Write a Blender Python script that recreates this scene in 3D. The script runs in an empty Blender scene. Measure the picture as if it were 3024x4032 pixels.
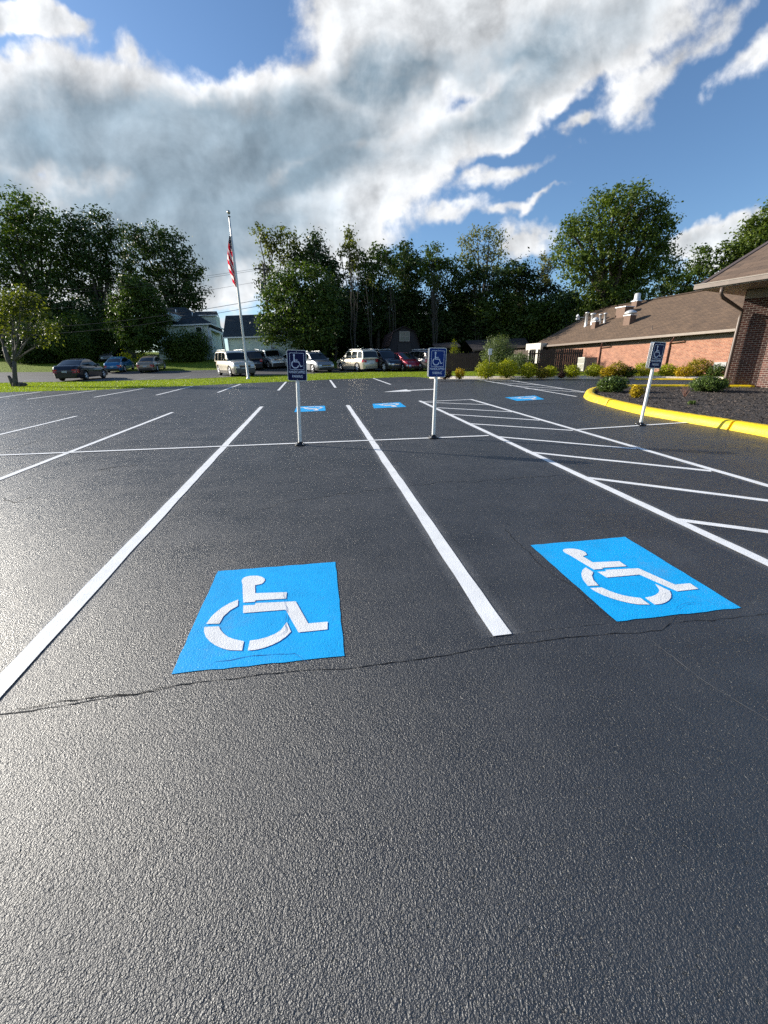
import bpy, bmesh, math, random
import numpy as np
from mathutils import Vector, Matrix
R = math.radians
random.seed(7); rng = np.random.default_rng(7)
scene = bpy.context.scene
col = scene.collection

# ------------------------------------------------------------------ camera
FPX, PITCH, ROLL, CAMH, SL = 1620.0, R(19.1), -0.0178, 1.6, 0.0362
_f = np.array([0, math.cos(PITCH), -math.sin(PITCH)]); _u0 = np.array([0, math.sin(PITCH), math.cos(PITCH)]); _x0 = np.array([1.0, 0, 0])
CX = math.cos(ROLL) * _x0 + math.sin(ROLL) * _u0
CU = -math.sin(ROLL) * _x0 + math.cos(ROLL) * _u0
cam_d = bpy.data.cameras.new('camera'); cam = bpy.data.objects.new('camera', cam_d); col.objects.link(cam)
scene.camera = cam
cam_d.sensor_fit = 'VERTICAL'; cam_d.sensor_height = 24.0; cam_d.lens = FPX / 4032 * 24.0
cam_d.clip_start = 0.05; cam_d.clip_end = 3000
mw = Matrix.Identity(4)
for i in range(3):
    mw[i][0] = CX[i]; mw[i][1] = CU[i]; mw[i][2] = -_f[i]
mw[2][3] = CAMH
cam.matrix_world = mw

# ------------------------------------------------------------------ sun and exposure
SUN_AZ = math.atan2(-0.9376, 0.348)      # compass angle from +Y towards +X
SUN_EL = R(19.7)
sdir = Vector((math.sin(SUN_AZ) * math.cos(SUN_EL), math.cos(SUN_AZ) * math.cos(SUN_EL), math.sin(SUN_EL)))
sl = bpy.data.lights.new('sun', 'SUN'); sl.energy = 4.6; sl.angle = R(0.55); sl.color = (1.0, 0.925, 0.81)
sun = bpy.data.objects.new('sun', sl); col.objects.link(sun)
sun.rotation_euler = sdir.to_track_quat('Z', 'Y').to_euler(); sun.location = (-60, 20, 40)
scene.view_settings.view_transform = 'Standard'
scene.view_settings.look = 'None'
scene.view_settings.gamma = 1.0
scene.view_settings.exposure = 1.0
scene.cycles.caustics_reflective = False; scene.cycles.caustics_refractive = False; scene.cycles.sample_clamp_direct = 6.0; scene.cycles.sample_clamp_indirect = 3.0
scene.cycles.max_bounces = 5
scene.cycles.transparent_max_bounces = 8
try: scene.cycles.use_denoising = False
except Exception: pass

# ------------------------------------------------------------------ ground shape and pixel -> place helpers
def gz(y):
    z = SL * min(max(y, -40.0), 78.0)
    if y > 44: z += 0.07 * (min(y, 78.0) - 44)
    return z
def ray(px, py):
    return (px - 1512) * CX - (py - 2016) * CU + FPX * _f
def G(px, py, up=0.0):
    d = ray(px, py); d = d / d[1] if d[1] > 1e-6 else d / np.linalg.norm(d)
    lo, hi = 0.0, 0.0
    t = 0.2
    while t < 400:
        if CAMH + d[2] * t - gz(d[1] * t) - up < 0: hi = t; break
        lo = t; t *= 1.04
    if hi == 0: hi = lo = 80.0
    for _ in range(40):
        m = (lo + hi) / 2
        if CAMH + d[2] * m - gz(d[1] * m) - up < 0: hi = m
        else: lo = m
    return Vector((d[0] * lo, d[1] * lo, CAMH + d[2] * lo))
def U(px, py, Y):
    d = ray(px, py); d = d * (Y / d[1]); return Vector((d[0], d[1], d[2] + CAMH))
def Zl(px, py, z):
    d = ray(px, py); d = d * ((z - CAMH) / d[2]); return Vector((d[0], d[1], z))
def onplane(px, py, p0, n):
    d = Vector(ray(px, py)); o = Vector((0, 0, CAMH))
    t = (p0 - o).dot(n) / d.dot(n); return o + d * t
def UV(px, py):
    d = ray(px, py); return (d[0] / d[1], d[2] / d[1])

# ------------------------------------------------------------------ node helpers
class NT:
    def __init__(s, tree): s.t = tree; s.n = tree.nodes; s.l = tree.links
    def new(s, typ, **kw):
        n = s.n.new(typ)
        for k, v in kw.items(): setattr(n, k, v)
        return n
    def link(s, a, b): s.l.new(a, b)
    def put(s, inp, v):
        if isinstance(v, bpy.types.NodeSocket): s.l.new(v, inp)
        else: inp.default_value = v
    def math(s, op, a, b=0.0, c=None, clamp=False):
        n = s.n.new('ShaderNodeMath'); n.operation = op; n.use_clamp = clamp
        s.put(n.inputs[0], a); s.put(n.inputs[1], b)
        if c is not None: s.put(n.inputs[2], c)
        return n.outputs[0]
    def noise(s, vec, scale, detail=3, rough=0.5, dist=0.0, col=False):
        n = s.n.new('ShaderNodeTexNoise'); n.inputs['Scale'].default_value = scale
        n.inputs['Detail'].default_value = detail; n.inputs['Roughness'].default_value = rough
        n.inputs['Distortion'].default_value = dist
        if vec is not None: s.l.new(vec, n.inputs['Vector'])
        return n.outputs['Color'] if col else n.outputs[0]
    def vor(s, vec, scale, feat='F1', out='Distance', smooth=None, rnd=1.0):
        n = s.n.new('ShaderNodeTexVoronoi'); n.feature = feat; n.inputs['Scale'].default_value = scale
        n.inputs['Randomness'].default_value = rnd
        if smooth is not None: n.inputs['Smoothness'].default_value = smooth
        s.l.new(vec, n.inputs['Vector']); return n.outputs[out]
    def mapr(s, v, a, b, c=0.0, d=1.0, smooth=False):
        n = s.n.new('ShaderNodeMapRange'); n.interpolation_type = 'SMOOTHSTEP' if smooth else 'LINEAR'
        s.put(n.inputs[0], v)
        for i, q in enumerate((a, b, c, d)): n.inputs[i + 1].default_value = q
        return n.outputs[0]
    def mix(s, f, a, b, blend='MIX'):
        n = s.n.new('ShaderNodeMix'); n.data_type = 'RGBA'; n.blend_type = blend
        s.put(n.inputs[0], f); s.put(n.inputs[6], a if isinstance(a, bpy.types.NodeSocket) else (*a[:3], 1))
        s.put(n.inputs[7], b if isinstance(b, bpy.types.NodeSocket) else (*b[:3], 1)); return n.outputs[2]
    def bump(s, h, strength=0.5, dist=0.01, normal=None):
        n = s.n.new('ShaderNodeBump'); n.inputs['Strength'].default_value = strength; n.inputs['Distance'].default_value = dist
        s.l.new(h, n.inputs['Height'])
        if normal is not None: s.l.new(normal, n.inputs['Normal'])
        return n.outputs[0]
MATS = {}
def mat(name, color=(0.5, 0.5, 0.5), rough=0.6, metal=0.0, spec=0.5, coat=0.0, var=0.12, vscale=6.0, bump=0.0, bscale=40.0, build=None, **kw):
    if name in MATS: return MATS[name]
    m = bpy.data.materials.new(name); m.use_nodes = True
    T = NT(m.node_tree); b = T.n['Principled BSDF']
    b.inputs['Roughness'].default_value = rough; b.inputs['Metallic'].default_value = metal
    b.inputs['Specular IOR Level'].default_value = spec
    b.inputs['Coat Weight'].default_value = coat; b.inputs['Coat Roughness'].default_value = 0.06
    pos = T.new('ShaderNodeNewGeometry').outputs['Position']
    if build: build(T, b, pos)
    else:
        nz = T.noise(pos, vscale, 4, 0.6)
        f = T.mapr(nz, 0.3, 0.7, 1 - var, 1 + var)
        hs = T.new('ShaderNodeHueSaturation'); hs.inputs['Color'].default_value = (*color, 1); T.put(hs.inputs['Value'], f)
        T.link(hs.outputs[0], b.inputs['Base Color'])
        if bump: T.link(T.bump(T.noise(pos, bscale, 3), bump, 0.01), b.inputs['Normal'])
    MATS[name] = m; return m

# ------------------------------------------------------------------ world: sky with clouds
world = bpy.data.worlds.new('World'); scene.world = world; world.use_nodes = True
W = NT(world.node_tree)
bg = W.n['Background']
sky = W.new('ShaderNodeTexSky'); sky.sky_type = 'NISHITA'; sky.sun_disc = False
sky.sun_elevation = SUN_EL; sky.sun_rotation = SUN_AZ
sky.air_density = 1.0; sky.dust_density = 0.6; sky.ozone_density = 2.2
SKY_K = 0.076
geo = W.new('ShaderNodeTexCoord').outputs['Generated']
sep = W.new('ShaderNodeSeparateXYZ'); W.link(geo, sep.inputs[0])
dx, dy, dz = sep.outputs
ady = W.math('MAXIMUM', W.math('ABSOLUTE', dy), 0.08)
u = W.math('DIVIDE', dx, ady); v = W.math('DIVIDE', dz, ady)
comb = W.new('ShaderNodeCombineXYZ'); W.link(u, comb.inputs[0]); W.link(v, comb.inputs[1])
p0 = comb.outputs[0]
# cloud-layer coordinates (flat layer overhead) for the texture of the clouds
den = W.math('ADD', W.math('MAXIMUM', dz, 0.0), 0.13)
comb2 = W.new('ShaderNodeCombineXYZ'); W.link(W.math('DIVIDE', dx, den), comb2.inputs[0]); W.link(W.math('DIVIDE', dy, den), comb2.inputs[1])
lay = comb2.outputs[0]
# domain warp of the mask coordinates
wn = W.noise(p0, 3.2, 5, 0.62, col=True)
vs = W.new('ShaderNodeVectorMath', operation='SUBTRACT'); W.link(wn, vs.inputs[0]); vs.inputs[1].default_value = (0.5, 0.5, 0.5)
vm = W.new('ShaderNodeVectorMath', operation='SCALE'); W.link(vs.outputs[0], vm.inputs[0]); vm.inputs['Scale'].default_value = 0.22
va = W.new('ShaderNodeVectorMath', operation='ADD'); W.link(p0, va.inputs[0]); W.link(vm.outputs[0], va.inputs[1])
pw = va.outputs[0]
def blob(px, py, rx, ry, wgt=1.0, ang=0.0):
    """px, py, rx, ry in photo pixels, a soft ellipse in the sky"""
    c = UV(px, py); s = UV(px + 1, py)[0] - c[0]; sv = c[1] - UV(px, py + 1)[1]
    m = W.new('ShaderNodeMapping'); m.vector_type = 'TEXTURE'
    m.inputs['Location'].default_value = (c[0], c[1], 0); m.inputs['Scale'].default_value = (rx * s, ry * sv, 1); m.inputs['Rotation'].default_value = (0, 0, R(ang))
    W.link(pw, m.inputs['Vector'])
    ln = W.new('ShaderNodeVectorMath', operation='LENGTH'); W.link(m.outputs[0], ln.inputs[0])
    return W.math('MULTIPLY', W.math('SUBTRACT', 1.0, ln.outputs['Value']), wgt)
def union(bl, k=0.25):
    a = bl[0]
    for b in bl[1:]: a = W.math('SMOOTH_MAX', a, b, k)
    return a
#CLOUDS
cl = [blob(250, 520, 640, 330, 1.0, 8), blob(-60, 330, 330, 200, 0.8), blob(900, 600, 720, 300, 1.1, 12), blob(1420, 380, 500, 300, 1.1, 20), blob(1650, 120, 520, 300, 1.1),
      blob(2200, 90, 620, 270, 1.1, 10), blob(2000, 400, 430, 170, 1.0, 28), blob(760, 900, 900, 300, 1.0), blob(500, 1080, 800, 170, 0.6), blob(505, 230, 70, 120, 0.4),
      blob(1300, 740, 560, 260, 1.0, 15), blob(1560, 640, 420, 170, 0.9, 22), blob(1500, 800, 330, 130, 0.7, 20), blob(-200, 900, 560, 380, 1.0), blob(1320, 890, 420, 100, 0.6, 10),
      blob(2740, 150, 480, 120, 0.30, 32), blob(2500, 60, 300, 120, 0.5, 10), blob(2980, 240, 200, 100, 0.30, 25), blob(60, 40, 330, 90, 0.7, -10),
      blob(1990, 700, 190, 50, 0.32, 14), blob(2250, 500, 90, 40, 0.32, 12), blob(2110, 812, 140, 24, 0.25, 12),
      blob(1760, 860, 170, 44, 0.32, 10), blob(1950, 850, 60, 22, 0.25), blob(2080, 960, 150, 70, 0.35), blob(2800, 950, 270, 110, 0.9, 8),
      blob(1000, 1280, 700, 90, 0.35), blob(-100, 1200, 400, 180, 0.4)]
M = union(cl, 0.18)
def at_(vec, off):
    ad = W.new('ShaderNodeVectorMath', operation='ADD'); W.link(vec, ad.inputs[0]); ad.inputs[1].default_value = off; return ad.outputs[0]
def fbm(vec, sc, det, rough, dist=0.0): return W.math('SUBTRACT', W.noise(vec, sc, det, rough, dist), 0.5)
LO = (-0.030, 0.022, 0)       # towards the sun
t0 = fbm(at_(lay, (0, 0, 0)), 1.5, 6, 0.58, 0.3)
f1 = fbm(at_(p0, (3.1, 7.7, 0)), 5.5, 8, 0.60, 0.25); f1b = fbm(at_(p0, (3.1 + LO[0], 7.7 + LO[1], 0)), 5.5, 8, 0.60, 0.25)
# billows: rounded cells of two sizes
def puff(off, sc):
    v_ = W.vor(at_(pw, off), sc, 'SMOOTH_F1', smooth=0.6); return W.math('SUBTRACT', 0.5, v_)
b1 = puff((1.3, 2.2, 0), 9.0); b1b = puff((1.3 + LO[0] * 0.6, 2.2 + LO[1] * 0.6, 0), 9.0)
fine = f1
f2 = fbm(at_(p0, (5.3, 2.1, 0)), 15.0, 5, 0.6, 0.2); f2b = fbm(at_(p0, (5.3 + LO[0] * 0.45, 2.1 + LO[1] * 0.45, 0)), 15.0, 5, 0.6, 0.2)
densr = W.math('ADD', M, W.math('ADD', W.math('MULTIPLY', t0, 0.38), W.math('ADD', W.math('MULTIPLY', f1, 0.95), W.math('ADD', W.math('MULTIPLY', f2, 0.28), W.math('MULTIPLY', b1, 0.16)))))
alpha = W.mapr(densr, -0.03, 0.26, 0, 1, True)
thick = W.mapr(densr, 0.06, 0.55, 0, 1, True)
# parts of the cloud deck deep enough to be grey
gm = union([blob(560, 600, 620, 250, 1.0), blob(1080, 640, 560, 260, 1.0, 15), blob(350, 820, 800, 330, 1.0), blob(800, 950, 560, 170, 0.8), blob(1540, 300, 300, 130, 0.9), blob(2050, 240, 520, 140, 0.5, 20), blob(1850, 480, 260, 80, 0.4, 25)], 0.2)
grey = W.mapr(W.math('ADD', gm, W.math('MULTIPLY', fine, 0.8)), -0.30, 0.35, 0.30, 1.0, True)
mott = W.mapr(W.math('ADD', f1, W.math('MULTIPLY', t0, 0.9)), -0.22, 0.20, 1.12, 0.42)
core = W.mapr(union([blob(620, 620, 760, 330, 1.0, 5), blob(500, 860, 820, 300, 1.0), blob(1130, 640, 420, 260, 1.0, 15)], 0.2), -0.05, 0.45, 0.0, 0.8, True)
mott = W.math('ADD', W.math('MULTIPLY', mott, W.math('SUBTRACT', 1.0, core)), core)
shade = W.math('MULTIPLY', W.math('MULTIPLY', thick, grey), mott, clamp=True)
relief = W.math('ADD', W.math('MULTIPLY', W.math('SUBTRACT', f1, f1b), 2.1), W.math('ADD', W.math('MULTIPLY', W.math('SUBTRACT', b1, b1b), 1.6), W.math('MULTIPLY', W.math('SUBTRACT', f2, f2b), 0.8)))
cc = W.mix(shade, (0.49, 0.49, 0.49), (0.150, 0.200, 0.240))
rel = W.mapr(W.math('MULTIPLY', relief, W.math('SUBTRACT', 1.0, W.math('MULTIPLY', shade, 0.35))), -0.5, 0.5, 0.6, 1.4)
relv = W.new('ShaderNodeVectorMath', operation='SCALE'); W.link(cc, relv.inputs[0]); W.link(rel, relv.inputs['Scale'])
skyc = W.new('ShaderNodeVectorMath', operation='SCALE'); W.link(sky.outputs[0], skyc.inputs[0]); skyc.inputs['Scale'].default_value = SKY_K
skym = W.new('ShaderNodeVectorMath', operation='MULTIPLY'); W.link(skyc.outputs[0], skym.inputs[0]); skym.inputs[1].default_value = (0.84, 1.0, 1.16)
# cloud only above the horizon
ab = W.mapr(dz, -0.02, 0.06, 0.0, 1.0, True)
fin = W.mix(W.math('MULTIPLY', alpha, W.math('MULTIPLY', ab, 0.95)), skym.outputs[0], relv.outputs[0])
W.link(fin, bg.inputs['Color']); bg.inputs['Strength'].default_value = 1.0
world.cycles.sampling_method = 'MANUAL'; world.cycles.sample_map_resolution = 1024

# ------------------------------------------------------------------ object helpers
def tag(o, label=None, cat=None, group=None, kind=None):
    if label: o['label'] = label
    if cat: o['category'] = cat
    if group: o['group'] = group
    if kind: o['kind'] = kind
    return o
def thing(name, label, cat, loc=(0, 0, 0), rz=0.0, group=None, scale=1.0):
    o = bpy.data.objects.new(name, None); col.objects.link(o); o.empty_display_size = 0.2
    o.location = loc; o.rotation_euler = (0, 0, rz); o.scale = (scale,) * 3
    return tag(o, label, cat, group)
def link_mesh(name, me, m, parent=None):
    if m is not None:
        for q in (m if isinstance(m, (list, tuple)) else [m]): me.materials.append(q)
    o = bpy.data.objects.new(name, me); col.objects.link(o)
    if parent is not None: o.parent = parent
    return o
class MB:
    def __init__(s): s.v = []; s.f = []; s.smooth = []; s.uv = []; s.mi = []
    def face(s, pts, smooth=False, uv=None, mi=0):
        i = len(s.v); s.v += [tuple(p) for p in pts]; s.f.append(tuple(range(i, i + len(pts)))); s.smooth.append(smooth); s.uv.append(uv); s.mi.append(mi)
    def grid(s, rows, smooth=True, closed=False, mi=0):
        i = len(s.v); n = len(rows[0])
        for r in rows: s.v += [tuple(p) for p in r]
        for a in range(len(rows) - 1):
            for b in range(n if closed else n - 1):
                c = (b + 1) % n
                s.f.append((i + a * n + b, i + a * n + c, i + (a + 1) * n + c, i + (a + 1) * n + b)); s.smooth.append(smooth); s.uv.append(None); s.mi.append(mi)
    def box(s, c, d, rz=0.0, mi=0, taper=1.0, M=None):
        x, y, z = d[0] / 2, d[1] / 2, d[2] / 2
        P = []
        for k, (sx, sy, sz) in enumerate([(-1, -1, -1), (1, -1, -1), (1, 1, -1), (-1, 1, -1), (-1, -1, 1), (1, -1, 1), (1, 1, 1), (-1, 1, 1)]):
            t = taper if sz > 0 else 1
            q = Vector((sx * x * t, sy * y * t, sz * z))
            if M is not None: q = M @ q
            elif rz: q = Matrix.Rotation(rz, 3, 'Z') @ q
            P.append(q + Vector(c))
        for f in ((0, 3, 2, 1), (4, 5, 6, 7), (0, 1, 5, 4), (1, 2, 6, 5), (2, 3, 7, 6), (3, 0, 4, 7)):
            s.face([P[k] for k in f], mi=mi)
    def tube(s, pts, rad, n=8, cap=True, mi=0, smooth=True):
        pts = [Vector(p) for p in pts]; rad = rad if hasattr(rad, '__len__') else [rad] * len(pts)
        rows = []; up = None
        for k, p in enumerate(pts):
            d = (pts[min(k + 1, len(pts) - 1)] - pts[max(k - 1, 0)]).normalized()
            if up is None:
                up = Vector((0, 0, 1)) if abs(d.z) < 0.9 else Vector((1, 0, 0))
            a = d.cross(up).normalized(); b = a.cross(d).normalized(); up = b
            rows.append([p + (a * math.cos(t) + b * math.sin(t)) * rad[k] for t in [2 * math.pi * j / n for j in range(n)]])
        s.grid(rows, smooth, True, mi)
        if cap:
            s.face(rows[0][::-1], mi=mi); s.face(rows[-1], mi=mi)
    def lathe(s, prof, c=(0, 0, 0), n=16, axis='Z', mi=0, smooth=True):
        rows = []
        for r, h in prof:
            row = []
            for j in range(n):
                t = 2 * math.pi * j / n
                if axis == 'Z': q = (r * math.cos(t), r * math.sin(t), h)
                elif axis == 'Y': q = (r * math.cos(t), h, -r * math.sin(t))
                else: q = (h, r * math.cos(t), r * math.sin(t))
                row.append((q[0] + c[0], q[1] + c[1], q[2] + c[2]))
            rows.append(row)
        s.grid(rows, smooth, True, mi)
    def build(s, name, m, parent=None, bevel=0.0, fix=True):
        me = bpy.data.meshes.new(name); me.from_pydata(s.v, [], s.f)
        me.polygons.foreach_set('use_smooth', s.smooth)
        me.polygons.foreach_set('material_index', s.mi)
        if any(q is not None for q in s.uv):
            L = me.uv_layers.new(name='UVMap'); k = 0
            for f, q in zip(s.f, s.uv):
                for j in range(len(f)):
                    L.data[k].uv = q[j] if q is not None else (0, 0); k += 1
        me.update()
        o = link_mesh(name, me, m, parent)
        if fix:
            bm = bmesh.new(); bm.from_mesh(me); bmesh.ops.remove_doubles(bm, verts=bm.verts, dist=1e-5); bmesh.ops.recalc_face_normals(bm, faces=bm.faces); bm.to_mesh(me); bm.free()
        if bevel:
            md = o.modifiers.new('bevel', 'BEVEL'); md.width = bevel; md.segments = 2; md.limit_method = 'ANGLE'
        return o
def polysheet(name, pts, up, m, parent=None, kind=None, thick=0.0, cuts=True):
    """a polygon laid on the ground, cut where the ground bends"""
    bm = bmesh.new()
    vs_ = [bm.verts.new((p[0], p[1], 0)) for p in pts]
    bm.faces.new(vs_)
    if cuts:
        for yy in (-40, 44, 78):
            bmesh.ops.bisect_plane(bm, geom=bm.verts[:] + bm.edges[:] + bm.faces[:], plane_co=(0, yy, 0), plane_no=(0, 1, 0))
    for f in bm.faces:
        f.normal_update()
        if f.normal.z < 0: f.normal_flip()
    for q in bm.verts: q.co.z = gz(q.co.y) + up
    bmesh.ops.triangulate(bm, faces=bm.faces)
    me = bpy.data.meshes.new(name); bm.to_mesh(me); bm.free()
    o = link_mesh(name, me, m, parent)
    if kind: o['kind'] = kind
    return o
def ribbon(a, b, w, up):
    """four corners of a painted line"""
    a = Vector(a[:2]); b = Vector(b[:2]); d = (b - a).normalized(); n = Vector((-d.y, d.x)) * w / 2
    return [a - n, b - n, b + n, a + n]

# ------------------------------------------------------------------ ground materials
def asph_bump(T, b, pos, st=1.0, base=None):
    # rounded stones under the sealer, small pits, and the pores between them
    s1 = T.vor(pos, 190.0, 'SMOOTH_F1', smooth=0.22)
    s2 = T.vor(pos, 420.0, 'F1')
    n1 = T.noise(pos, 98.0, 4, 0.6)
    n2 = T.noise(pos, 14.0, 3, 0.6)
    pit = T.mapr(T.noise(pos, 75.0, 2, 0.5), 0.64, 0.72, 0, 1, True)
    h = T.math('ADD', T.math('MULTIPLY', s1, -0.38), T.math('MULTIPLY', s2, -0.07))
    h = T.math('ADD', h, T.math('MULTIPLY', n1, 1.15))
    h = T.math('ADD', h, T.math('MULTIPLY', n2, 0.5))
    h = T.math('SUBTRACT', h, T.math('MULTIPLY', pit, 0.7))
    nb = T.bump(h, min(1.0, 0.95 * st), 0.0062)
    T.link(nb, b.inputs['Normal'])
    return n1, n2, pit
def m_asph(T, b, pos):
    n1, n2, pit = asph_bump(T, b, pos)
    big = T.noise(pos, 0.35, 5, 0.6); mid = T.noise(pos, 2.3, 5, 0.65)
    # long brush marks of the sealer
    mp = T.new('ShaderNodeMapping'); T.link(pos, mp.inputs[0]); mp.inputs['Scale'].default_value = (0.22, 2.2, 1); mp.inputs['Rotation'].default_value = (0, 0, R(8))
    st = T.noise(mp.outputs[0], 1.0, 5, 0.65)
    f = T.math('ADD', T.math('MULTIPLY', big, 0.5), T.math('ADD', T.math('MULTIPLY', mid, 0.25), T.math('MULTIPLY', st, 0.35)))
    c = T.mix(T.mapr(f, 0.40, 0.70), (0.012, 0.0140, 0.0180), (0.027, 0.0300, 0.036))
    blot = T.mapr(T.noise(pos, 0.9, 6, 0.7, 0.6), 0.52, 0.66, 0, 1, True)
    c = T.mix(T.math('MULTIPLY', blot, 0.42), c, (0.045, 0.048, 0.054))
    spk = T.math('GREATER_THAN', T.noise(pos, 160.0, 2, 0.5), 0.74)
    c = T.mix(T.math('MULTIPLY', spk, 0.5), c, (0.16, 0.16, 0.16))
    c = T.mix(T.math('MULTIPLY', pit, 0.9), c, (0.003, 0.003, 0.004))
    T.link(c, b.inputs['Base Color'])
    T.link(T.mapr(T.math('ADD', mid, T.math('MULTIPLY', st, 0.6)), 0.50, 1.10, 0.36, 0.54), b.inputs['Roughness'])
    b.inputs['Specular IOR Level'].default_value = 1.0
ASPH = mat('sealed_asphalt', build=m_asph)
def m_old(T, b, pos):
    asph_bump(T, b, pos, 0.6)
    mp = T.new('ShaderNodeMapping'); T.link(pos, mp.inputs[0]); mp.inputs['Scale'].default_value = (0.12, 1.1, 1); mp.inputs['Rotation'].default_value = (0, 0, R(-14))
    st = T.noise(mp.outputs[0], 1.0, 5, 0.6)
    T.link(T.mix(T.mapr(st, 0.35, 0.65), (0.042, 0.043, 0.045), (0.070, 0.070, 0.070)), b.inputs['Base Color']); b.inputs['Roughness'].default_value = 0.72
OLD = mat('worn_asphalt', build=m_old)
def paint(name, c, worn=0.0, rough=0.5, bst=0.8):
    def bl(T, b, pos):
        n1, n2, pit = asph_bump(T, b, pos, bst)
        big = T.noise(pos, 5.0, 5, 0.7)
        cc = T.mix(T.mapr(big, 0.3, 0.75), c, tuple(q * 0.80 for q in c)); cc = T.mix(T.mapr(T.noise(pos, 1.6, 6, 0.75), 0.54, 0.72, 0, 0.22, True), cc, (0.20, 0.20, 0.20))
        hole = T.mapr(T.math('ADD', T.math('MULTIPLY', n1, 0.6), T.math('MULTIPLY', big, 0.4)), 0.66 - worn, 0.72 - worn, 0, 0.85, True)
        cc = T.mix(hole, cc, (0.03, 0.03, 0.035))
        T.link(cc, b.inputs['Base Color']); b.inputs['Roughness'].default_value = rough
        b.inputs['Specular IOR Level'].default_value = 0.35
    return mat(name, build=bl)
WHITE_P = paint('white_road_paint', (0.86, 0.87, 0.87), -0.05, 0.6, 0.30)
FADED_P = paint('faded_road_paint', (0.42, 0.42, 0.41), 0.06)
BLUE_P = paint('blue_road_paint', (0.004, 0.42, 0.90), -0.07, 0.5, 0.45)
STENCIL_P = paint('white_stencil_paint', (0.84, 0.85, 0.85), -0.05, 0.5, 0.45)
def m_grass(T, b, pos):
    a = T.noise(pos, 0.8, 5, 0.65); c = T.noise(pos, 14.0, 4, 0.7)
    f = T.math('ADD', T.math('MULTIPLY', a, 0.5), T.math('MULTIPLY', c, 0.5))
    T.link(T.mix(T.mapr(f, 0.35, 0.65), (0.095, 0.15, 0.012), (0.20, 0.26, 0.022)), b.inputs['Base Color'])
    b.inputs['Roughness'].default_value = 0.9; b.inputs['Specular IOR Level'].default_value = 0.1
    T.link(T.bump(T.noise(pos, 22.0, 5, 0.7), 1.0, 0.12), b.inputs['Normal'])
GRASS = mat('lawn_turf', build=m_grass)
def leafmat(name, c1, c2, trans=0.35, rough=0.5):
    def bl(T, b, pos):
        at = T.new('ShaderNodeAttribute', attribute_name='var')
        f = T.math('ADD', T.math('MULTIPLY', at.outputs['Fac'], 0.7), T.math('MULTIPLY', T.noise(pos, 0.5, 3), 0.45))
        cc = T.mix(T.mapr(f, 0.1, 0.9), c1, c2)
        T.link(cc, b.inputs['Base Color']); b.inputs['Roughness'].default_value = rough; b.inputs['Specular IOR Level'].default_value = 0.25
        tr = T.new('ShaderNodeBsdfTranslucent'); br = T.mix(1.0, cc, (1.5, 1.6, 0.6), 'MULTIPLY'); T.link(br, tr.inputs[0])
        ms = T.new('ShaderNodeMixShader'); ms.inputs[0].default_value = trans
        T.link(b.outputs[0], ms.inputs[1]); T.link(tr.outputs[0], ms.inputs[2]); T.link(ms.outputs[0], T.n['Material Output'].inputs[0])
    return mat(name, build=bl)
BLADE = leafmat('grass_blades', (0.12, 0.18, 0.014), (0.27, 0.32, 0.035), 0.4)

# ------------------------------------------------------------------ ground, lots, lawns
def gsheet():
    ys = [-400, -40, -20, 0, 10, 20, 30, 44, 55, 66, 78, 120, 300, 900]; xs = [-900, -300, -120, -60, -30, 0, 30, 60, 120, 300, 900]
    mb = MB(); mb.grid([[(x, y, gz(y) - 0.03) for x in xs] for y in ys], smooth=False)
    o = mb.build('ground', GRASS, fix=False); o['kind'] = 'structure'
    me = o.data
    if me.polygons[0].normal.z < 0: me.flip_normals()
gsheet()
EDGE_A = [(0, 1545), (180, 1540), (374, 1536), (560, 1527), (760, 1519), (1000, 1507.5), (1136, 1502), (1304, 1494), (1472, 1489), (1597, 1483.5), (1651, 1485), (1690, 1489)]
EDGE_B = [(1690, 1489), (1760, 1492), (1900, 1493), (2100, 1493), (2300, 1492.5), (2500, 1493), (2700, 1494.5), (2840, 1496)]
ea = [G(*p) for p in EDGE_A]; eb = [G(*p) for p in EDGE_B]
dl = (ea[0] - ea[3]).normalized()
near_poly = [ea[0] + dl * 45] + ea + eb[1:] + [eb[-1] + (eb[-1] - eb[-3]).normalized() * 22, Vector((60, 8, 0)), Vector((60, -30, 0)), Vector((-75, -30, 0))]
lot = polysheet('parking_lot', near_poly, 0.0, ASPH, kind='structure')
EDGE_C = [(0, 1507), (250, 1503), (512, 1498), (680, 1493), (832, 1488), (1000, 1479.5), (1137, 1474.5), (1290, 1468), (1441, 1464.5), (1600, 1461.5), (1694, 1461)]
EDGE_D = [(1705, 1455), (1500, 1451), (1125, 1449.5), (1000, 1452), (830, 1457), (620, 1461), (400, 1463), (200, 1464.5), (0, 1466)]
ec = [G(*p) for p in EDGE_C]; ed = [G(*p) for p in EDGE_D]
road_poly = [ec[0] + dl * 40] + ec + ed + [ed[-1] + Vector((-60, 4, 0))]
road = polysheet('road', road_poly, 0.0, OLD, kind='structure')

def mark(name, pts, up, m, parent, label=None):
    o = polysheet(name, pts, up, m, parent, cuts=False)
    if label: o['label'] = label
    return o
def m_over(T, b, pos):
    s = T.new('ShaderNodeSeparateXYZ'); T.link(T.new('ShaderNodeUVMap').outputs[0], s.inputs[0])
    e = T.math('SUBTRACT', 1.0, T.math('ABSOLUTE', T.math('SUBTRACT', T.math('MULTIPLY', s.outputs[1], 2.0), 1.0)), clamp=True)
    n = T.noise(pos, 160.0, 3, 0.7); lo = T.noise(pos, 3.0, 3)
    al = T.math('MULTIPLY', T.math('MULTIPLY', T.math('POWER', e, 1.3), T.mapr(n, 0.42, 0.60, 0.1, 1.0)), T.mapr(lo, 0.3, 0.7, 0.2, 0.75))
    b.inputs['Base Color'].default_value = (0.55, 0.56, 0.57, 1); b.inputs['Roughness'].default_value = 0.7; T.link(al, b.inputs['Alpha'])
OVER = mat('paint_overspray', build=m_over)
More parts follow.
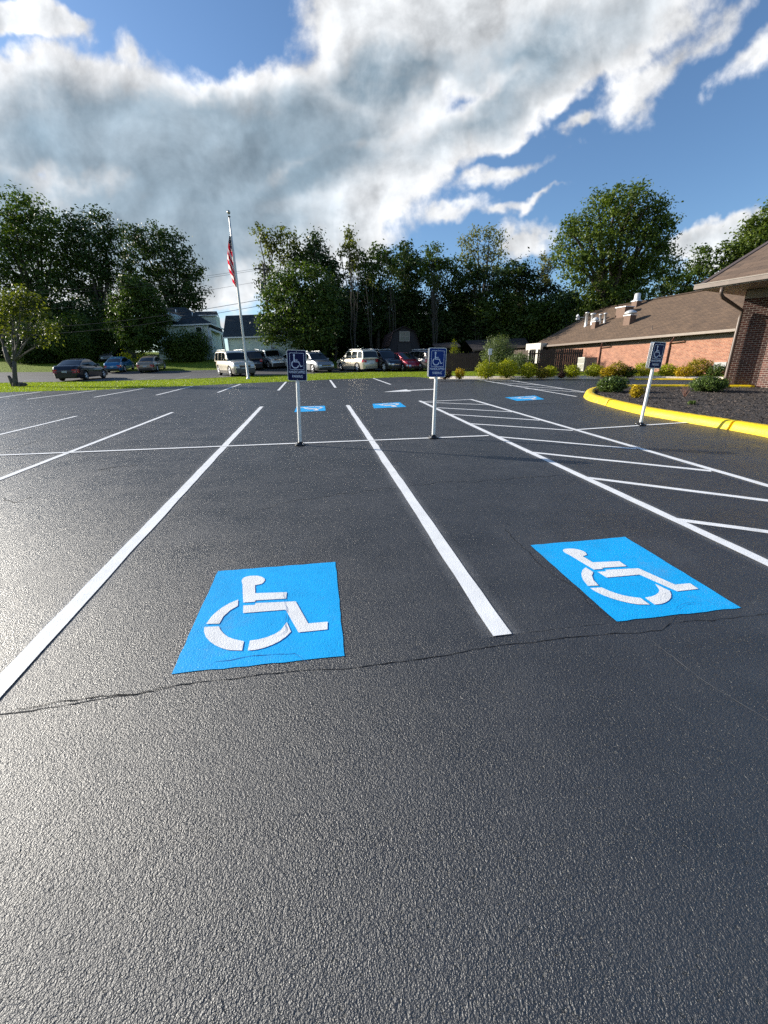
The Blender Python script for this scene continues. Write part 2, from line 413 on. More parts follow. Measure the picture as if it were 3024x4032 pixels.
def overspray(a, b, w):
    A = G(*a); B = G(*b); P = ribbon(A, B, w, 0); mb = MB(); up = 0.0014 + 0.0004 * (len(bpy.data.meshes) % 3)
    mb.face([(p.x, p.y, gz(p.y) + up) for p in P], uv=[(0, 0), (1, 0), (1, 1), (0, 1)]); mb.build('overspray', OVER, lot, fix=False)
def pline(name, a, b, w, up=0.004, m=None, parent=None, label=None):
    """a painted line between two photo points, slightly rough along its edges"""
    A = G(*a); B = G(*b); d = Vector((B.x - A.x, B.y - A.y)); L = d.length; d.normalize(); n = Vector((-d.y, d.x))
    k = max(3, int(L / 0.25)); l1 = []; l2 = []
    for i in range(k + 1):
        t = i / k; c = Vector((A.x, A.y)) + d * L * t
        j = random.uniform(-1, 1) * 0.004; g = random.uniform(-1, 1) * 0.003
        l1.append(c - n * (w / 2 + g) + n * j); l2.append(c + n * (w / 2 + g) + n * j)
    return mark(name, l1 + l2[::-1], up, m or WHITE_P, parent or lot, label)
SL_ = 'stall_line'
for a_, b_, w_ in (((-900, 3660), (1030, 1601.5), 0.30), ((1978, 2503), (1369, 1596), 0.30), ((-420, 2050), (680, 1624), 0.26), ((4000, 2675), (1652, 1578.5), 0.27), ((4000, 2199), (1853, 1572.5), 0.27), ((2073, 1779.5), (2800, 1855), 0.2), ((2300, 1880), (3500, 2032), 0.2)): overspray(a_, b_, w_)
pline(SL_, (-900, 3660), (1030, 1601.5), 0.118, 0.0060)
pline(SL_, (1978, 2503), (1369, 1596), 0.118, 0.0060)
pline(SL_, (-420, 2050), (680, 1624), 0.10, 0.0060)
pline(SL_, (-600, 1857), (301, 1639), 0.10, 0.0060)
pline('stall_line', (4000, 2675), (1652, 1578.5), 0.105, 0.0060)
pline('stall_line', (4000, 2199), (1853, 1572.5), 0.105, 0.0060)
pline('cross_line', (-700, 1822), (1924, 1716.5), 0.085, 0.0090)
pline('cross_line', (2262, 1693.5), (2742, 1662), 0.085, 0.0090)
pline('cross_line', (1652, 1582), (1857, 1573), 0.09, 0.0030)
for a, b in (((1655, 1583), (1930, 1594.5)), ((1722, 1605.5), (2018, 1622)), ((1765, 1631), (2125, 1655)), ((1841, 1668), (2255, 1695)), ((1950, 1719), (2505, 1768)), ((2073, 1779.5), (2800, 1855)), ((2300, 1880), (3500, 2032)), ((2643, 2043), (3700, 2186))):
    pline('hatch_line', a, b, 0.088, 0.0030)
pline('hatch_line', (1880, 1494.5), (2270, 1562), 0.10, 0.0060); pline('hatch_line', (1985, 1494), (2305, 1544.5), 0.10, 0.0060)
for a, b in (((1884, 1496), (2045, 1501.5)), ((1940, 1506), (2135, 1517)), ((1999, 1517.5), (2225, 1531.5)), ((2066, 1529.5), (2300, 1545))):
    pline('hatch_line', a, b, 0.10, 0.0030)
for a, b in (((-330, 1612), (163, 1542.5)), ((105, 1572.5), (374, 1538)), ((369, 1564.5), (567, 1529.6)), ((616, 1556), (759, 1520.5)), ((857, 1546), (947, 1512.5)), ((1096, 1537.5), (1126, 1504)), ((1321, 1526.5), (1300, 1497)), ((1538, 1514), (1470, 1490))):
    pline('stall_line', a, b, 0.115)
ar = [G(*p) for p in ((1508, 1543.8), (1600, 1533.5), (1608, 1536.2), (1711, 1531.6), (1711, 1534.0), (1612, 1538.6), (1621, 1541))]
mark('direction_arrow', ar, 0.004, WHITE_P, lot, 'white painted arrow pointing across the aisle')
for a, b in (((545, 1494.5), (610, 1482)), ((689, 1491.5), (751, 1479)), ((365, 1499.5), (461, 1487)), ((92, 1500.5), (132, 1493))):
    pline('stall_line', a, b, 0.10, 0.004, FADED_P, road)

SYM = dict(
 head=[(0.313, 0.888), (0.352, 0.882), (0.384, 0.865), (0.410, 0.840), (0.419, 0.814), (0.412, 0.788), (0.398, 0.769), (0.349, 0.758), (0.349, 0.757), (0.247, 0.783), (0.236, 0.812), (0.230, 0.838), (0.236, 0.865), (0.252, 0.880), (0.280, 0.889)],
 torso=[(0.247, 0.7829), (0.349, 0.7569), (0.366, 0.659), (0.607, 0.640), (0.608, 0.565), (0.381, 0.576), (0.381, 0.560), (0.295, 0.563)],
 leg=[(0.301, 0.530), (0.386, 0.526), (0.386, 0.545), (0.681, 0.525), (0.777, 0.291), (0.909, 0.290), (0.905, 0.221), (0.715, 0.219), (0.613, 0.446), (0.316, 0.450)],
 a1=[(0.251, 0.601), (0.196, 0.570), (0.152, 0.528), (0.125, 0.490), (0.104, 0.451), (0.085, 0.375), (0.174, 0.367), (0.185, 0.434), (0.218, 0.491), (0.264, 0.531)],
 a2=[(0.081, 0.348), (0.092, 0.305), (0.117, 0.258), (0.152, 0.217), (0.193, 0.182), (0.240, 0.152), (0.290, 0.130), (0.375, 0.115), (0.372, 0.189), (0.306, 0.214), (0.264, 0.237), (0.230, 0.268), (0.200, 0.303), (0.178, 0.342)],
 a3=[(0.410, 0.111), (0.460, 0.110), (0.510, 0.120), (0.556, 0.137), (0.597, 0.159), (0.637, 0.193), (0.666, 0.232), (0.632, 0.323), (0.597, 0.253), (0.560, 0.224), (0.514, 0.204), (0.462, 0.192), (0.409, 0.190)])
def homog(c):
    A = []; b = []
    for (u_, v_), p in zip([(0, 0), (1, 0), (1, 1), (0, 1)], c):
        A.append([u_, v_, 1, 0, 0, 0, -p[0] * u_, -p[0] * v_]); b.append(p[0])
        A.append([0, 0, 0, u_, v_, 1, -p[1] * u_, -p[1] * v_]); b.append(p[1])
    h = np.append(np.linalg.solve(np.array(A, float), np.array(b, float)), 1).reshape(3, 3)
    def f(q):
        r = h @ np.array([q[0], q[1], 1.0]); return Vector((r[0] / r[2], r[1] / r[2], 0))
    return f
def symbol(c, label):
    P = [G(*p) for p in c]; f = homog(P)
    edge = []
    cs = [(0, 0), (1, 0), (1, 1), (0, 1)]
    for i in range(4):
        a, b = cs[i], cs[(i + 1) % 4]
        for k in range(14):
            t = k / 14; j = 0.0035
            edge.append(f((a[0] + (b[0] - a[0]) * t + random.uniform(-j, j), a[1] + (b[1] - a[1]) * t + random.uniform(-j, j))))
    sq = mark('accessible_marking', edge, 0.0030, BLUE_P, lot, label)
    bm = bmesh.new()
    for k, pl in SYM.items():
        fc = bm.faces.new([bm.verts.new(f(q)) for q in pl])
    for fc in bm.faces:
        fc.normal_update()
        if fc.normal.z < 0: fc.normal_flip()
    for v_ in bm.verts: v_.co.z = gz(v_.co.y) + 0.0065
    bmesh.ops.triangulate(bm, faces=bm.faces)
    me = bpy.data.meshes.new('wheelchair_symbol'); bm.to_mesh(me); bm.free(); link_mesh('wheelchair_symbol', me, STENCIL_P, sq)
symbol([(675, 2655), (1356, 2584), (1321, 2214), (858, 2250)], 'blue square with white wheelchair in the left of the two front stalls')
symbol([(2428, 2448), (2917, 2394), (2461, 2115), (2088, 2148)], 'blue square with white wheelchair in the right of the two front stalls')
symbol([(1279.4, 1598), (1168, 1601), (1159, 1623), (1282, 1617.5)], 'distant blue square partly behind the leftmost sign post')
symbol([(1574, 1584), (1466.5, 1590.5), (1472, 1608), (1599.6, 1602.5)], 'distant blue square between the two front sign posts')
symbol([(2106.6, 1558), (1988, 1565), (2035.5, 1578.7), (2144, 1572.5)], 'distant blue square near the nose of the yellow kerb')

# cracks in the sealed surface
CRK = mat('crack_black', (0.004, 0.004, 0.005), 0.7, spec=0.15)
CRK_L = mat('pale_crack_and_highlight', (0.05, 0.052, 0.055), 0.45)  # lighter tone: highlight painted along dark crack edges, also fine pale cracks
CRK_P = mat('pale_crack_dust', (0.13, 0.13, 0.13), 0.8)
CRK_B = mat('crack_in_blue_paint', (0.01, 0.13, 0.36), 0.6)
def crack(pts, w, m, up, wob=0.012, edge_highlight=None):
    P = [G(*p) for p in pts]; Q = []
    for a, b in zip(P, P[1:]):
        n = max(2, int((b - a).length / 0.035))
        for i in range(n): Q.append(a.lerp(b, i / n))
    Q.append(P[-1]); rr = random.Random(int(pts[0][0]))
    off = 0; l1 = []; l2 = []; l0 = []
    for i, q in enumerate(Q):
        d = (Q[min(i + 1, len(Q) - 1)] - Q[max(i - 1, 0)]); d.z = 0; d.normalize(); n = Vector((-d.y, d.x, 0))
        off = off * 0.75 + rr.uniform(-1, 1) * wob
        ww = w * (0.25 + rr.random() * 1.0) * min(1, i / 4 + 0.15, (len(Q) - 1 - i) / 4 + 0.15)
        c = q + n * off; l1.append(c - n * ww / 2); l2.append(c + n * ww / 2); l0.append(c + n * (ww / 2 + w * 0.9 * rr.random()))
    mb = MB()
    for rows, mi in (((l1, l2), 0), ((l2, l0), 1)):
        if mi and edge_highlight is None: continue
        mb.grid([[(p.x, p.y, gz(p.y) + up) for p in r] for r in rows], smooth=False, mi=mi)
    o = mb.build('surface_crack', [m, edge_highlight] if edge_highlight else m, lot, fix=False)
def c8(*p): return [(x / 0.5486, y / 0.5486 + 2400) for x, y in p]
main = c8((-70, 240), (0, 227), (110, 209), (215, 196), (300, 182), (390, 163), (480, 151), (600, 139), (740, 127), (860, 114), (960, 98), (1100, 75), (1250, 60), (1380, 49), (1428, 44), (1445, 34), (1458, 12))
crack(main, 0.0042, CRK, 0.0022, 0.0055, CRK_L)
crack(c8((20, 219), (110, 205), (215, 190), (290, 184), (330, 172), (400, 158)), 0.006, CRK, 0.0026, 0.008)
crack(c8((1390, 53), (1430, 85), (1480, 122), (1530, 160), (1570, 185), (1620, 215), (1659, 240), (1760, 300)), 0.0048, CRK_P, 0.0020, 0.006)
crack(c8((1446, 30), (1560, 20), (1659, 8), (1800, -6)), 0.004, CRK, 0.0020, 0.008)
crack(c8((1110, 52), (1250, 36), (1330, 27)), 0.0035, CRK_L, 0.0024, 0.003)
crack([(1078, 2510), (1124, 2490), (1121, 2450), (1128, 2412), (1118, 2350), (1115, 2318), (1073, 2360 - 60)][:6], 0.0042, CRK_B, 0.0095, 0.006)
crack([(780, 2640), (850, 2610), (960, 2590), (1070, 2580), (1160, 2576), (1220, 2620)], 0.004, CRK_B, 0.0046, 0.006)
crack([(2655, 2420), (2662, 2395), (2690, 2382), (2770, 2374)], 0.0042, CRK_B, 0.0095, 0.006)
crack([(1090, 2630), (1110, 2612), (1098, 2590)], 0.004, CRK, 0.0024, 0.004)
crack([(1976, 2078), (2060, 2160), (2140, 2230), (2200, 2280), (2270, 2330), (2360, 2410)], 0.0035, CRK, 0.0022, 0.012, CRK_L)
crack([(1000, 2020), (1130, 1975), (1280, 1955), (1420, 1935), (1560, 1923), (1780, 1895), (1900, 1893), (2050, 1882), (2250, 1873)], 0.006, CRK, 0.0020, 0.03)
crack([(1130, 1765), (1140, 1800), (1175, 1840), (1215, 1865), (1290, 1872)], 0.008, CRK_L, 0.0020, 0.04)
crack([(1728, 1728), (1745, 1745), (1770, 1752), (1776, 1760)], 0.012, CRK_L, 0.0020, 0.03)
crack([(0, 1960), (60, 1985), (110, 1965), (150, 1950)], 0.010, CRK, 0.0020, 0.03)
crack([(30, 1775), (90, 1755), (160, 1735), (260, 1728)], 0.014, CRK, 0.0020, 0.04)
crack([(420, 1860), (380, 1852), (470, 1838), (560, 1832)], 0.016, CRK, 0.0020, 0.04)
crack([(300, 1780), (340, 1800), (345, 1812), (440, 1815)], 0.012, CRK_L, 0.0020, 0.03)
crack([(2010, 1530), (2090, 1590), (2000, 1600), (2150, 1588), (2290, 1583)][2:], 0.03, CRK, 0.0020, 0.06)
crack([(1860, 1500), (1870, 1520), (1855, 1540), (1880, 1560)], 0.03, CRK_L, 0.0020, 0.08)

# ------------------------------------------------------------------ kerbs
def kerb_mat(name, c, top=None, chip=0.0):
    def bl(T, b, pos):
        n = T.noise(pos, 9.0, 5, 0.7); n2 = T.noise(pos, 60.0, 3)
        cc = T.mix(T.mapr(n, 0.35, 0.7), c, tuple(q * 0.80 for q in c))
        cc = T.mix(T.mapr(T.math('ADD', T.math('MULTIPLY', n, 0.7), T.math('MULTIPLY', n2, 0.3)), 0.63 - chip, 0.69 - chip, 0, 0.8, True), cc, (0.28, 0.24, 0.17))
        T.link(cc, b.inputs['Base Color']); b.inputs['Roughness'].default_value = 0.5
        T.link(T.bump(T.math('ADD', n, T.math('MULTIPLY', n2, 0.4)), 0.5, 0.02), b.inputs['Normal'])
    return mat(name, build=bl)
YEL = kerb_mat('yellow_kerb_paint', (0.86, 0.60, 0.008), chip=-0.03); YELCHIP = kerb_mat('chipped_yellow_paint', (0.80, 0.56, 0.02), chip=0.09)
CONC = kerb_mat('pale_kerb_concrete', (0.85, 0.74, 0.60), chip=-0.2)
def smooth_path(P, n=8):
    out = []
    for i in range(len(P) - 1):
        a, b, c, d = P[max(i - 1, 0)], P[i], P[i + 1], P[min(i + 2, len(P) - 1)]
        for k in range(n):
            t = k / n
            out.append(0.5 * ((2 * b) + (c - a) * t + (2 * a - 5 * b + 4 * c - d) * t * t + (3 * b - a - 3 * c + d) * t ** 3))
    out.append(P[-1]); return out
def kerb(name, path, prof, m, side=1, jit=0.004, kind='structure'):
    """profile (offset inwards, height) swept along a ground path"""
    rows = []; rr = random.Random(3)
    for i, q in enumerate(path):
        d = (path[min(i + 1, len(path) - 1)] - path[max(i - 1, 0)]); d.z = 0; d.normalize(); n = Vector((-d.y, d.x, 0)) * side
        rows.append([(q.x + n.x * (o + rr.uniform(-jit, jit)), q.y + n.y * (o + rr.uniform(-jit, jit)), gz(q.y) + h + (rr.uniform(-jit, jit) if h > 0.02 else 0)) for o, h in prof])
    mb = MB(); mb.grid(rows, smooth=True); mb.face(rows[0]); mb.face(rows[-1][::-1])
    o = mb.build(name, m)
    if kind: o['kind'] = kind
    return o
PROF = [(-0.04, -0.02), (-0.01, 0.015), (0.012, 0.08), (0.035, 0.135), (0.07, 0.165), (0.12, 0.176), (0.22, 0.178), (0.28, 0.168), (0.305, 0.12), (0.31, -0.02)]
nose = [G(*p) for p in ((2480, 1531.5), (2400, 1533), (2345, 1538), (2312, 1547), (2301, 1558), (2305, 1569), (2325, 1579), (2352, 1587), (2386, 1597))]
front = [G(*p) for p in ((2389, 1598), (2450, 1614), (2530, 1633), (2630, 1651), (2733, 1669), (2800, 1680), (2866, 1691.5))]
front2 = [G(*p) for p in ((2874, 1693), (2950, 1707), (3024, 1722), (3150, 1752), (3400, 1815))]
back = [G(*p) for p in ((2482, 1531.4), (2600, 1530.8), (2720, 1531.5), (2835, 1532.5))]
back += [back[-1] + (back[-1] - back[-2]) * 1.0]
kerb('kerb_nose', smooth_path(nose, 7), PROF, YELCHIP, 1, 0.010)
kerb('kerb', smooth_path(front, 9), PROF, YEL, 1)
kerb('kerb', smooth_path(front2, 9), PROF, YEL, 1)
kerb('kerb', smooth_path(back[::-1], 5), PROF, YEL, 1)
PROF2 = [(-0.02, -0.02), (0.0, 0.015), (0.07, 0.10), (0.12, 0.135), (0.38, 0.155), (0.40, 0.12), (0.40, -0.02)]
fk = smooth_path([eb[0]] + eb[1:] + [near_poly[len(ea) + len(eb) - 1]], 4)
kerb('kerb', fk, PROF2, CONC, 1, 0.003)
yl = smooth_path([G(*p) for p in ((2500, 1494.5), (2600, 1495), (2700, 1495.5), (2840, 1497.5), (2950, 1498))], 4)
kerb('kerb_face', yl, [(-0.03, -0.01), (-0.012, 0.015), (0.03, 0.065), (0.05, 0.07), (0.05, -0.01)], YEL, 1, 0.002)

# ------------------------------------------------------------------ mulch beds
def m_mulch(T, b, pos):
    n = T.noise(pos, 26.0, 5, 0.7); c = T.vor(pos, 30.0, 'F1', 'Color')
    sp = T.new('ShaderNodeSeparateColor'); T.link(c, sp.inputs[0])
    T.link(T.mix(T.mapr(T.math('ADD', sp.outputs[0], n), 0.5, 1.3), (0.016, 0.014, 0.014), (0.075, 0.060, 0.052)), b.inputs['Base Color'])
    b.inputs['Roughness'].default_value = 0.9; T.link(T.bump(n, 1.0, 0.05), b.inputs['Normal'])
MULCH = mat('shredded_mulch', build=m_mulch)
def inset(path, o, side=1):
    out = []
    for i, q in enumerate(path):
        d = (path[min(i + 1, len(path) - 1)] - path[max(i - 1, 0)]); d.z = 0; d.normalize(); out.append(q + Vector((-d.y, d.x, 0)) * o * side)
    return out
isl = inset(smooth_path(nose, 6) + smooth_path(front, 5)[1:] + smooth_path(front2, 5)[1:], 0.28)
isl_poly = [Vector((17.5, 17.4, 0)), Vector((16.5, 17.35, 0))] + inset(smooth_path(back[::-1], 4), 0.28)[:-1] + isl + [Vector((isl[-1].x + 9, isl[-1].y - 2, 0))]
polysheet('mulch_bed', isl_poly, 0.10, MULCH, kind='structure')
bedp = inset(fk, 0.39); bed2 = inset(fk, 1.6)
polysheet('mulch_bed', bedp[2:] + bed2[2:][::-1], 0.11, MULCH, kind='structure')
def inpoly(x, y, P):
    c = np.zeros(len(x), bool); n = len(P)
    for i in range(n):
        a, b = P[i], P[(i + 1) % n]
        if a[1] == b[1]: continue
        k = ((a[1] > y) != (b[1] > y)) & (x < (b[0] - a[0]) * (y - a[1]) / (b[1] - a[1]) + a[0])
        c ^= k
    return c
def scatter(poly, n, box):
    x = rng.uniform(box[0], box[1], n * 6); y = rng.uniform(box[2], box[3], n * 6); k = inpoly(x, y, poly); return x[k][:n], y[k][:n]
def gzv(y):
    yc = np.clip(y, -40, 78); return SL * yc + np.where(y > 44, 0.07 * (np.minimum(y, 78) - 44), 0)
def quads(name, C, A, B, m, parent=None, var=None, tri=False):
    """many small faces: centre C, half axes A and B"""
    n = len(C)
    if tri: V = np.stack([C - B, C + B, C + A], 1).reshape(-1, 3); k = 3
    else: V = np.stack([C - A, C + B * 0.9 - A * 0.15, C + A, C - B * 0.9 - A * 0.15], 1).reshape(-1, 3); k = 4
    me = bpy.data.meshes.new(name); me.vertices.add(n * k); me.vertices.foreach_set('co', V.astype(np.float32).ravel())
    me.loops.add(n * k); me.loops.foreach_set('vertex_index', np.arange(n * k, dtype=np.int32))
    me.polygons.add(n); me.polygons.foreach_set('loop_start', (np.arange(n) * k).astype(np.int32)); me.polygons.foreach_set('loop_total', np.full(n, k, np.int32))
    a = me.attributes.new('var', 'FLOAT', 'FACE'); a.data.foreach_set('value', (rng.random(n) if var is None else var).astype(np.float32))
    me.update(calc_edges=True); me.validate(); return link_mesh(name, me, m, parent)
def rnd_unit(n):
    v_ = rng.normal(size=(n, 3)); return v_ / np.linalg.norm(v_, axis=1)[:, None]
CHIP = leafmat('bark_chips', (0.012, 0.010, 0.010), (0.13, 0.105, 0.09), 0.0, 0.8)
x, y = scatter([(p[0], p[1]) for p in isl_poly], 26000, (6.5, 17.5, 3.5, 18.5))
n = len(x); A = rnd_unit(n); A[:, 2] *= 0.35; Bv = np.cross(A, rnd_unit(n)); Bv /= np.linalg.norm(Bv, axis=1)[:, None]
s_ = rng.uniform(0.012, 0.038, n)[:, None]
tag(quads('mulch', np.stack([x, y, gzv(y) + 0.10 + rng.uniform(0.0, 0.03, n)], 1), A * s_, Bv * s_ * 0.45, CHIP, var=rng.random(n) ** 2), 'dark shredded bark mulch filling the bed behind the yellow kerb', 'mulch', kind='stuff')

# ------------------------------------------------------------------ grass blades on the strip and the lawns close by
strip = [(p[0], p[1]) for p in [ea[0] + dl * 20] + ea + [G(1700, 1488), G(1900, 1488), G(2300, 1486), G(2300, 1466), G(1760, 1459)] + ec[::-1] + [ec[0] + dl * 20]]
x, y = scatter(strip, 105000, (-40, 14, 18, 42)); n = len(x)
hgt = rng.uniform(0.035, 0.075, n); az = rng.uniform(0, 2 * np.pi, n); w = rng.uniform(0.008, 0.018, n)
lean = rng.normal(0, 0.35, (n, 2))
A = np.stack([lean[:, 0] * hgt, lean[:, 1] * hgt, hgt], 1); Bv = np.stack([np.cos(az) * w, np.sin(az) * w, np.zeros(n)], 1)
tag(quads('grass', np.stack([x, y, gzv(y) - 0.03], 1), A, Bv, BLADE, tri=True), 'mown bright green grass growing along the strip between the lots', 'grass', kind='stuff')

# ------------------------------------------------------------------ sign posts
PVC = mat('white_plastic_post', (0.78, 0.78, 0.75), 0.35, var=0.05)
ALU = mat('aluminium_edge', (0.72, 0.73, 0.74), 0.35, 0.4, var=0.03)
NAVY = mat('navy_sign_face', (0.0025, 0.005, 0.060), 0.5, spec=0.2, var=0.06)
ROYAL = mat('blue_sign_face', (0.004, 0.032, 0.20), 0.5, spec=0.2, var=0.06)
SWH = mat('sign_white', (0.66, 0.71, 0.84), 0.4, var=0.03)
BLKP = mat('black_plastic', (0.012, 0.012, 0.014), 0.45, bump=0.2)
def rrect(w, h, r, n=6, cx=0, cy=0):
    P = []
    for (sx, sy, a0) in ((1, 1, 0), (-1, 1, 90), (-1, -1, 180), (1, -1, 270)):
        for k in range(n + 1):
            a = R(a0 + 90 * k / n); P.append((cx + sx * (w / 2 - r) + r * math.cos(a), cy + sy * (h / 2 - r) + r * math.sin(a)))
    return P
def plate3(mb, poly, y0, y1, mi=0):
    """flat outline in the x-z plane given a thickness along y"""
    a = [(p[0], y0, p[1]) for p in poly]; b = [(p[0], y1, p[1]) for p in poly]
    mb.face(a, mi=mi); mb.face(b[::-1], mi=mi)
    for i in range(len(poly)):
        j = (i + 1) % len(poly); mb.face([a[i], b[i], b[j], a[j]], mi=mi)
def stroke(mb, pts, w, y0, y1, closed=False):
    P = [Vector(p) for p in pts]; n = len(P); L1 = []; L2 = []
    for i in range(n):
        if closed: a, c = P[i - 1], P[(i + 1) % n]
        else: a, c = P[max(i - 1, 0)], P[min(i + 1, n - 1)]
        d1 = (P[i] - a).normalized() if (P[i] - a).length > 1e-9 else (c - P[i]).normalized()
        d2 = (c - P[i]).normalized() if (c - P[i]).length > 1e-9 else d1
        t = (d1 + d2).normalized(); nn = Vector((-t.y, t.x)); k = w / 2 / max(0.4, nn.dot(Vector((-d1.y, d1.x))))
        L1.append(P[i] - nn * k); L2.append(P[i] + nn * k)
    m = n if closed else n - 1
    for i in range(m):
        j = (i + 1) % n
        q = [L1[i], L1[j], L2[j], L2[i]]
        mb.face([(p.x, y0, p.y) for p in q])
        mb.face([(L1[i].x, y0, L1[i].y), (L1[i].x, y1, L1[i].y), (L1[j].x, y1, L1[j].y), (L1[j].x, y0, L1[j].y)])
        mb.face([(L2[i].x, y0, L2[i].y), (L2[j].x, y0, L2[j].y), (L2[j].x, y1, L2[j].y), (L2[i].x, y1, L2[i].y)])
def text_faces(txt, w, h, cx, cz, y):
    cu = bpy.data.curves.new('t', 'FONT'); cu.body = txt; cu.align_x = 'CENTER'; cu.offset = 0.018; cu.extrude = 0.0
    ob = bpy.data.objects.new('t', cu); col.objects.link(ob); bpy.context.view_layer.update()
    me = bpy.data.meshes.new_from_object(ob.evaluated_get(bpy.context.evaluated_depsgraph_get()))
    co = np.array([v_.co[:] for v_ in me.vertices]); lo = co.min(0); hi = co.max(0)
    out = []
    for p in me.polygons:
        out.append([((co[i][0] - (lo[0] + hi[0]) / 2) / (hi[0] - lo[0]) * w + cx, y, (co[i][1] - lo[1]) / (hi[1] - lo[1]) * h + cz - h / 2) for i in p.vertices])
    bpy.data.objects.remove(ob); bpy.data.curves.remove(cu); bpy.data.meshes.remove(me)
    return out
PS = 0.335 / 340
def sx(x): return (x - 245) * PS
def sz(y): return (447 - y) * PS
def graphic():
    mb = MB(); y0 = -0.0005; y1 = 0.0
    stroke(mb, rrect((370 - 125) * PS, (515 - 238) * PS, 10 * PS, 4, sx(247), sz(376)), 7 * PS, y0, y1, True)
    cp = [(sx(201) + 18 * PS * math.cos(t), sz(273) + 18 * PS * math.sin(t)) for t in [2 * math.pi * k / 18 for k in range(18)]]
    mb.face([(p[0], y0 - 0.0001, p[1]) for p in cp])
    stroke(mb, [(sx(200), sz(290)), (sx(201), sz(385))], 20 * PS, y0 - 0.0002, y1)
    stroke(mb, [(sx(205), sz(355)), (sx(263), sz(355))], 14 * PS, y0 - 0.0003, y1)
    stroke(mb, [(sx(192), sz(384)), (sx(278), sz(384)), (sx(310), sz(461)), (sx(342), sz(451))], 15 * PS, y0 - 0.0004, y1)
    arc = [(sx(217) + 60 * PS * math.cos(R(a)), sz(426) + 62 * PS * math.sin(R(a))) for a in range(128, 350, 12)]
    stroke(mb, arc, 17 * PS, y0, y1)
    for f in text_faces('HANDICAPPED', 288 * PS, 44 * PS, sx(245), sz(556), y0) + text_faces('PARKING', 186 * PS, 46 * PS, sx(249), sz(630), y0): mb.face(f)
    return mb
def sign(px, py, lean, label, face, spin=0.0, top=1.67, both=True):
    g = G(px, py)
    t = thing('parking_sign', label, 'parking sign', (g.x, g.y, g.z), 0, 'accessible parking signs on white posts'); t.rotation_euler = (R(0.5), R(lean), R(11.2 + spin))
    mb = MB(); mb.lathe([(0.001, top - 0.02), (0.026, top - 0.022), (0.0325, top - 0.035), (0.0325, 0.9), (0.0325, 0.10), (0.033, 0.07), (0.030, 0.055)], n=20)
    mb.build('post', PVC, t)
    mb = MB()
    mb.lathe([(0.095, 0.004), (0.098, 0.012), (0.09, 0.022), (0.055, 0.034), (0.040, 0.045), (0.034, 0.07), (0.028, 0.078)], n=20)
    for k in range(4):
        a = math.pi / 4 + k * math.pi / 2; c = (0.085 * math.cos(a), 0.085 * math.sin(a), 0.016)
        mb.box(c, (0.06, 0.035, 0.024), a, taper=0.8)
        mb.lathe([(0.001, 0.040), (0.010, 0.040), (0.012, 0.028)], c=(c[0], c[1], 0), n=8, mi=1)
        mb.box((0.045 * math.cos(a), 0.045 * math.sin(a), 0.04), (0.05, 0.010, 0.03), a, taper=0.7)
    mb.build('base', [BLKP, mat('bolt_steel', (0.5, 0.5, 0.5), 0.35, 0.8)], t)
    w, h = 0.335, 0.515; cz = top - h / 2
    for s in ((-1, 1) if both else (-1,)):
        mb = MB(); plate3(mb, rrect(w, h, 0.032, 7, 0, 0), -0.002, 0.0)
        pl = mb.build('sign_plate', ALU, t); pl.location = (0, s * 0.036, cz)
        if s > 0: pl.rotation_euler = (0, 0, math.pi)
        mb = MB(); plate3(mb, rrect(w - 0.017, h - 0.017, 0.026, 7), -0.0026, -0.002); fc = mb.build('sign_face', face, pl)
        for k in (0.232, -0.235):
            pass
        gm_ = graphic().build('sign_graphic', SWH, pl); gm_.location = (0, -0.0028, 0)
        for k in (0.222, -0.232):
            mb = MB(); mb.lathe([(0.0001, -0.006), (0.006, -0.005), (0.006, -0.002)], c=(0, 0, k), n=8, axis='Y'); mb.build('bolt', ALU, pl)
    return t
sign(1182, 1753, 2.5, 'navy handicapped parking sign on white post, leftmost of the three sign posts', NAVY, -4)
sign(1706, 1725, 1.3, 'blue handicapped parking sign on white post, middle of the three sign posts', ROYAL, -1, 1.665)
sign(2521, 1675, 2.2, 'handicapped parking sign on white post standing beside the yellow kerb', NAVY, 5, 1.71)

# ------------------------------------------------------------------ flagpole and flag
SIL = mat('satin_flagpole_metal', (0.55, 0.54, 0.52), 0.38, 0.55, var=0.05)
gp = G(978, 1491)
fp = thing('flagpole', 'tall silver flagpole standing on the grass strip', 'flagpole', gp)
mb = MB(); mb.lathe([(0.15, -0.02), (0.15, 0.03), (0.10, 0.06), (0.085, 0.10), (0.083, 3), (0.07, 7), (0.048, 9.9), (0.04, 9.92), (0.001, 9.93)], n=16); mb.build('pole', SIL, fp)
mb = MB(); mb.lathe([(0.03, 9.92), (0.09, 9.95), (0.09, 9.98), (0.02, 10.0), (0.015, 10.12)], n=12); mb.build('pulley_cap', mat('dark_bronze', (0.05, 0.05, 0.05), 0.4, 0.6), fp)
mb = MB(); mb.lathe([(0.001, 10.10)] + [(0.11 * math.sin(R(a)), 10.21 - 0.11 * math.cos(R(a))) for a in range(20, 180, 20)] + [(0.001, 10.32)], n=16); mb.build('finial_ball', mat('dull_gold', (0.45, 0.42, 0.36), 0.3, 0.8), fp)
mb = MB(); mb.tube([(-0.075, -0.05, 1.2), (-0.07, -0.06, 5), (-0.06, -0.06, 9.93)], 0.006, 5); mb.box((-0.08, -0.06, 1.2), (0.03, 0.03, 0.16)); mb.build('halyard', mat('rope', (0.5, 0.48, 0.42), 0.8), fp)
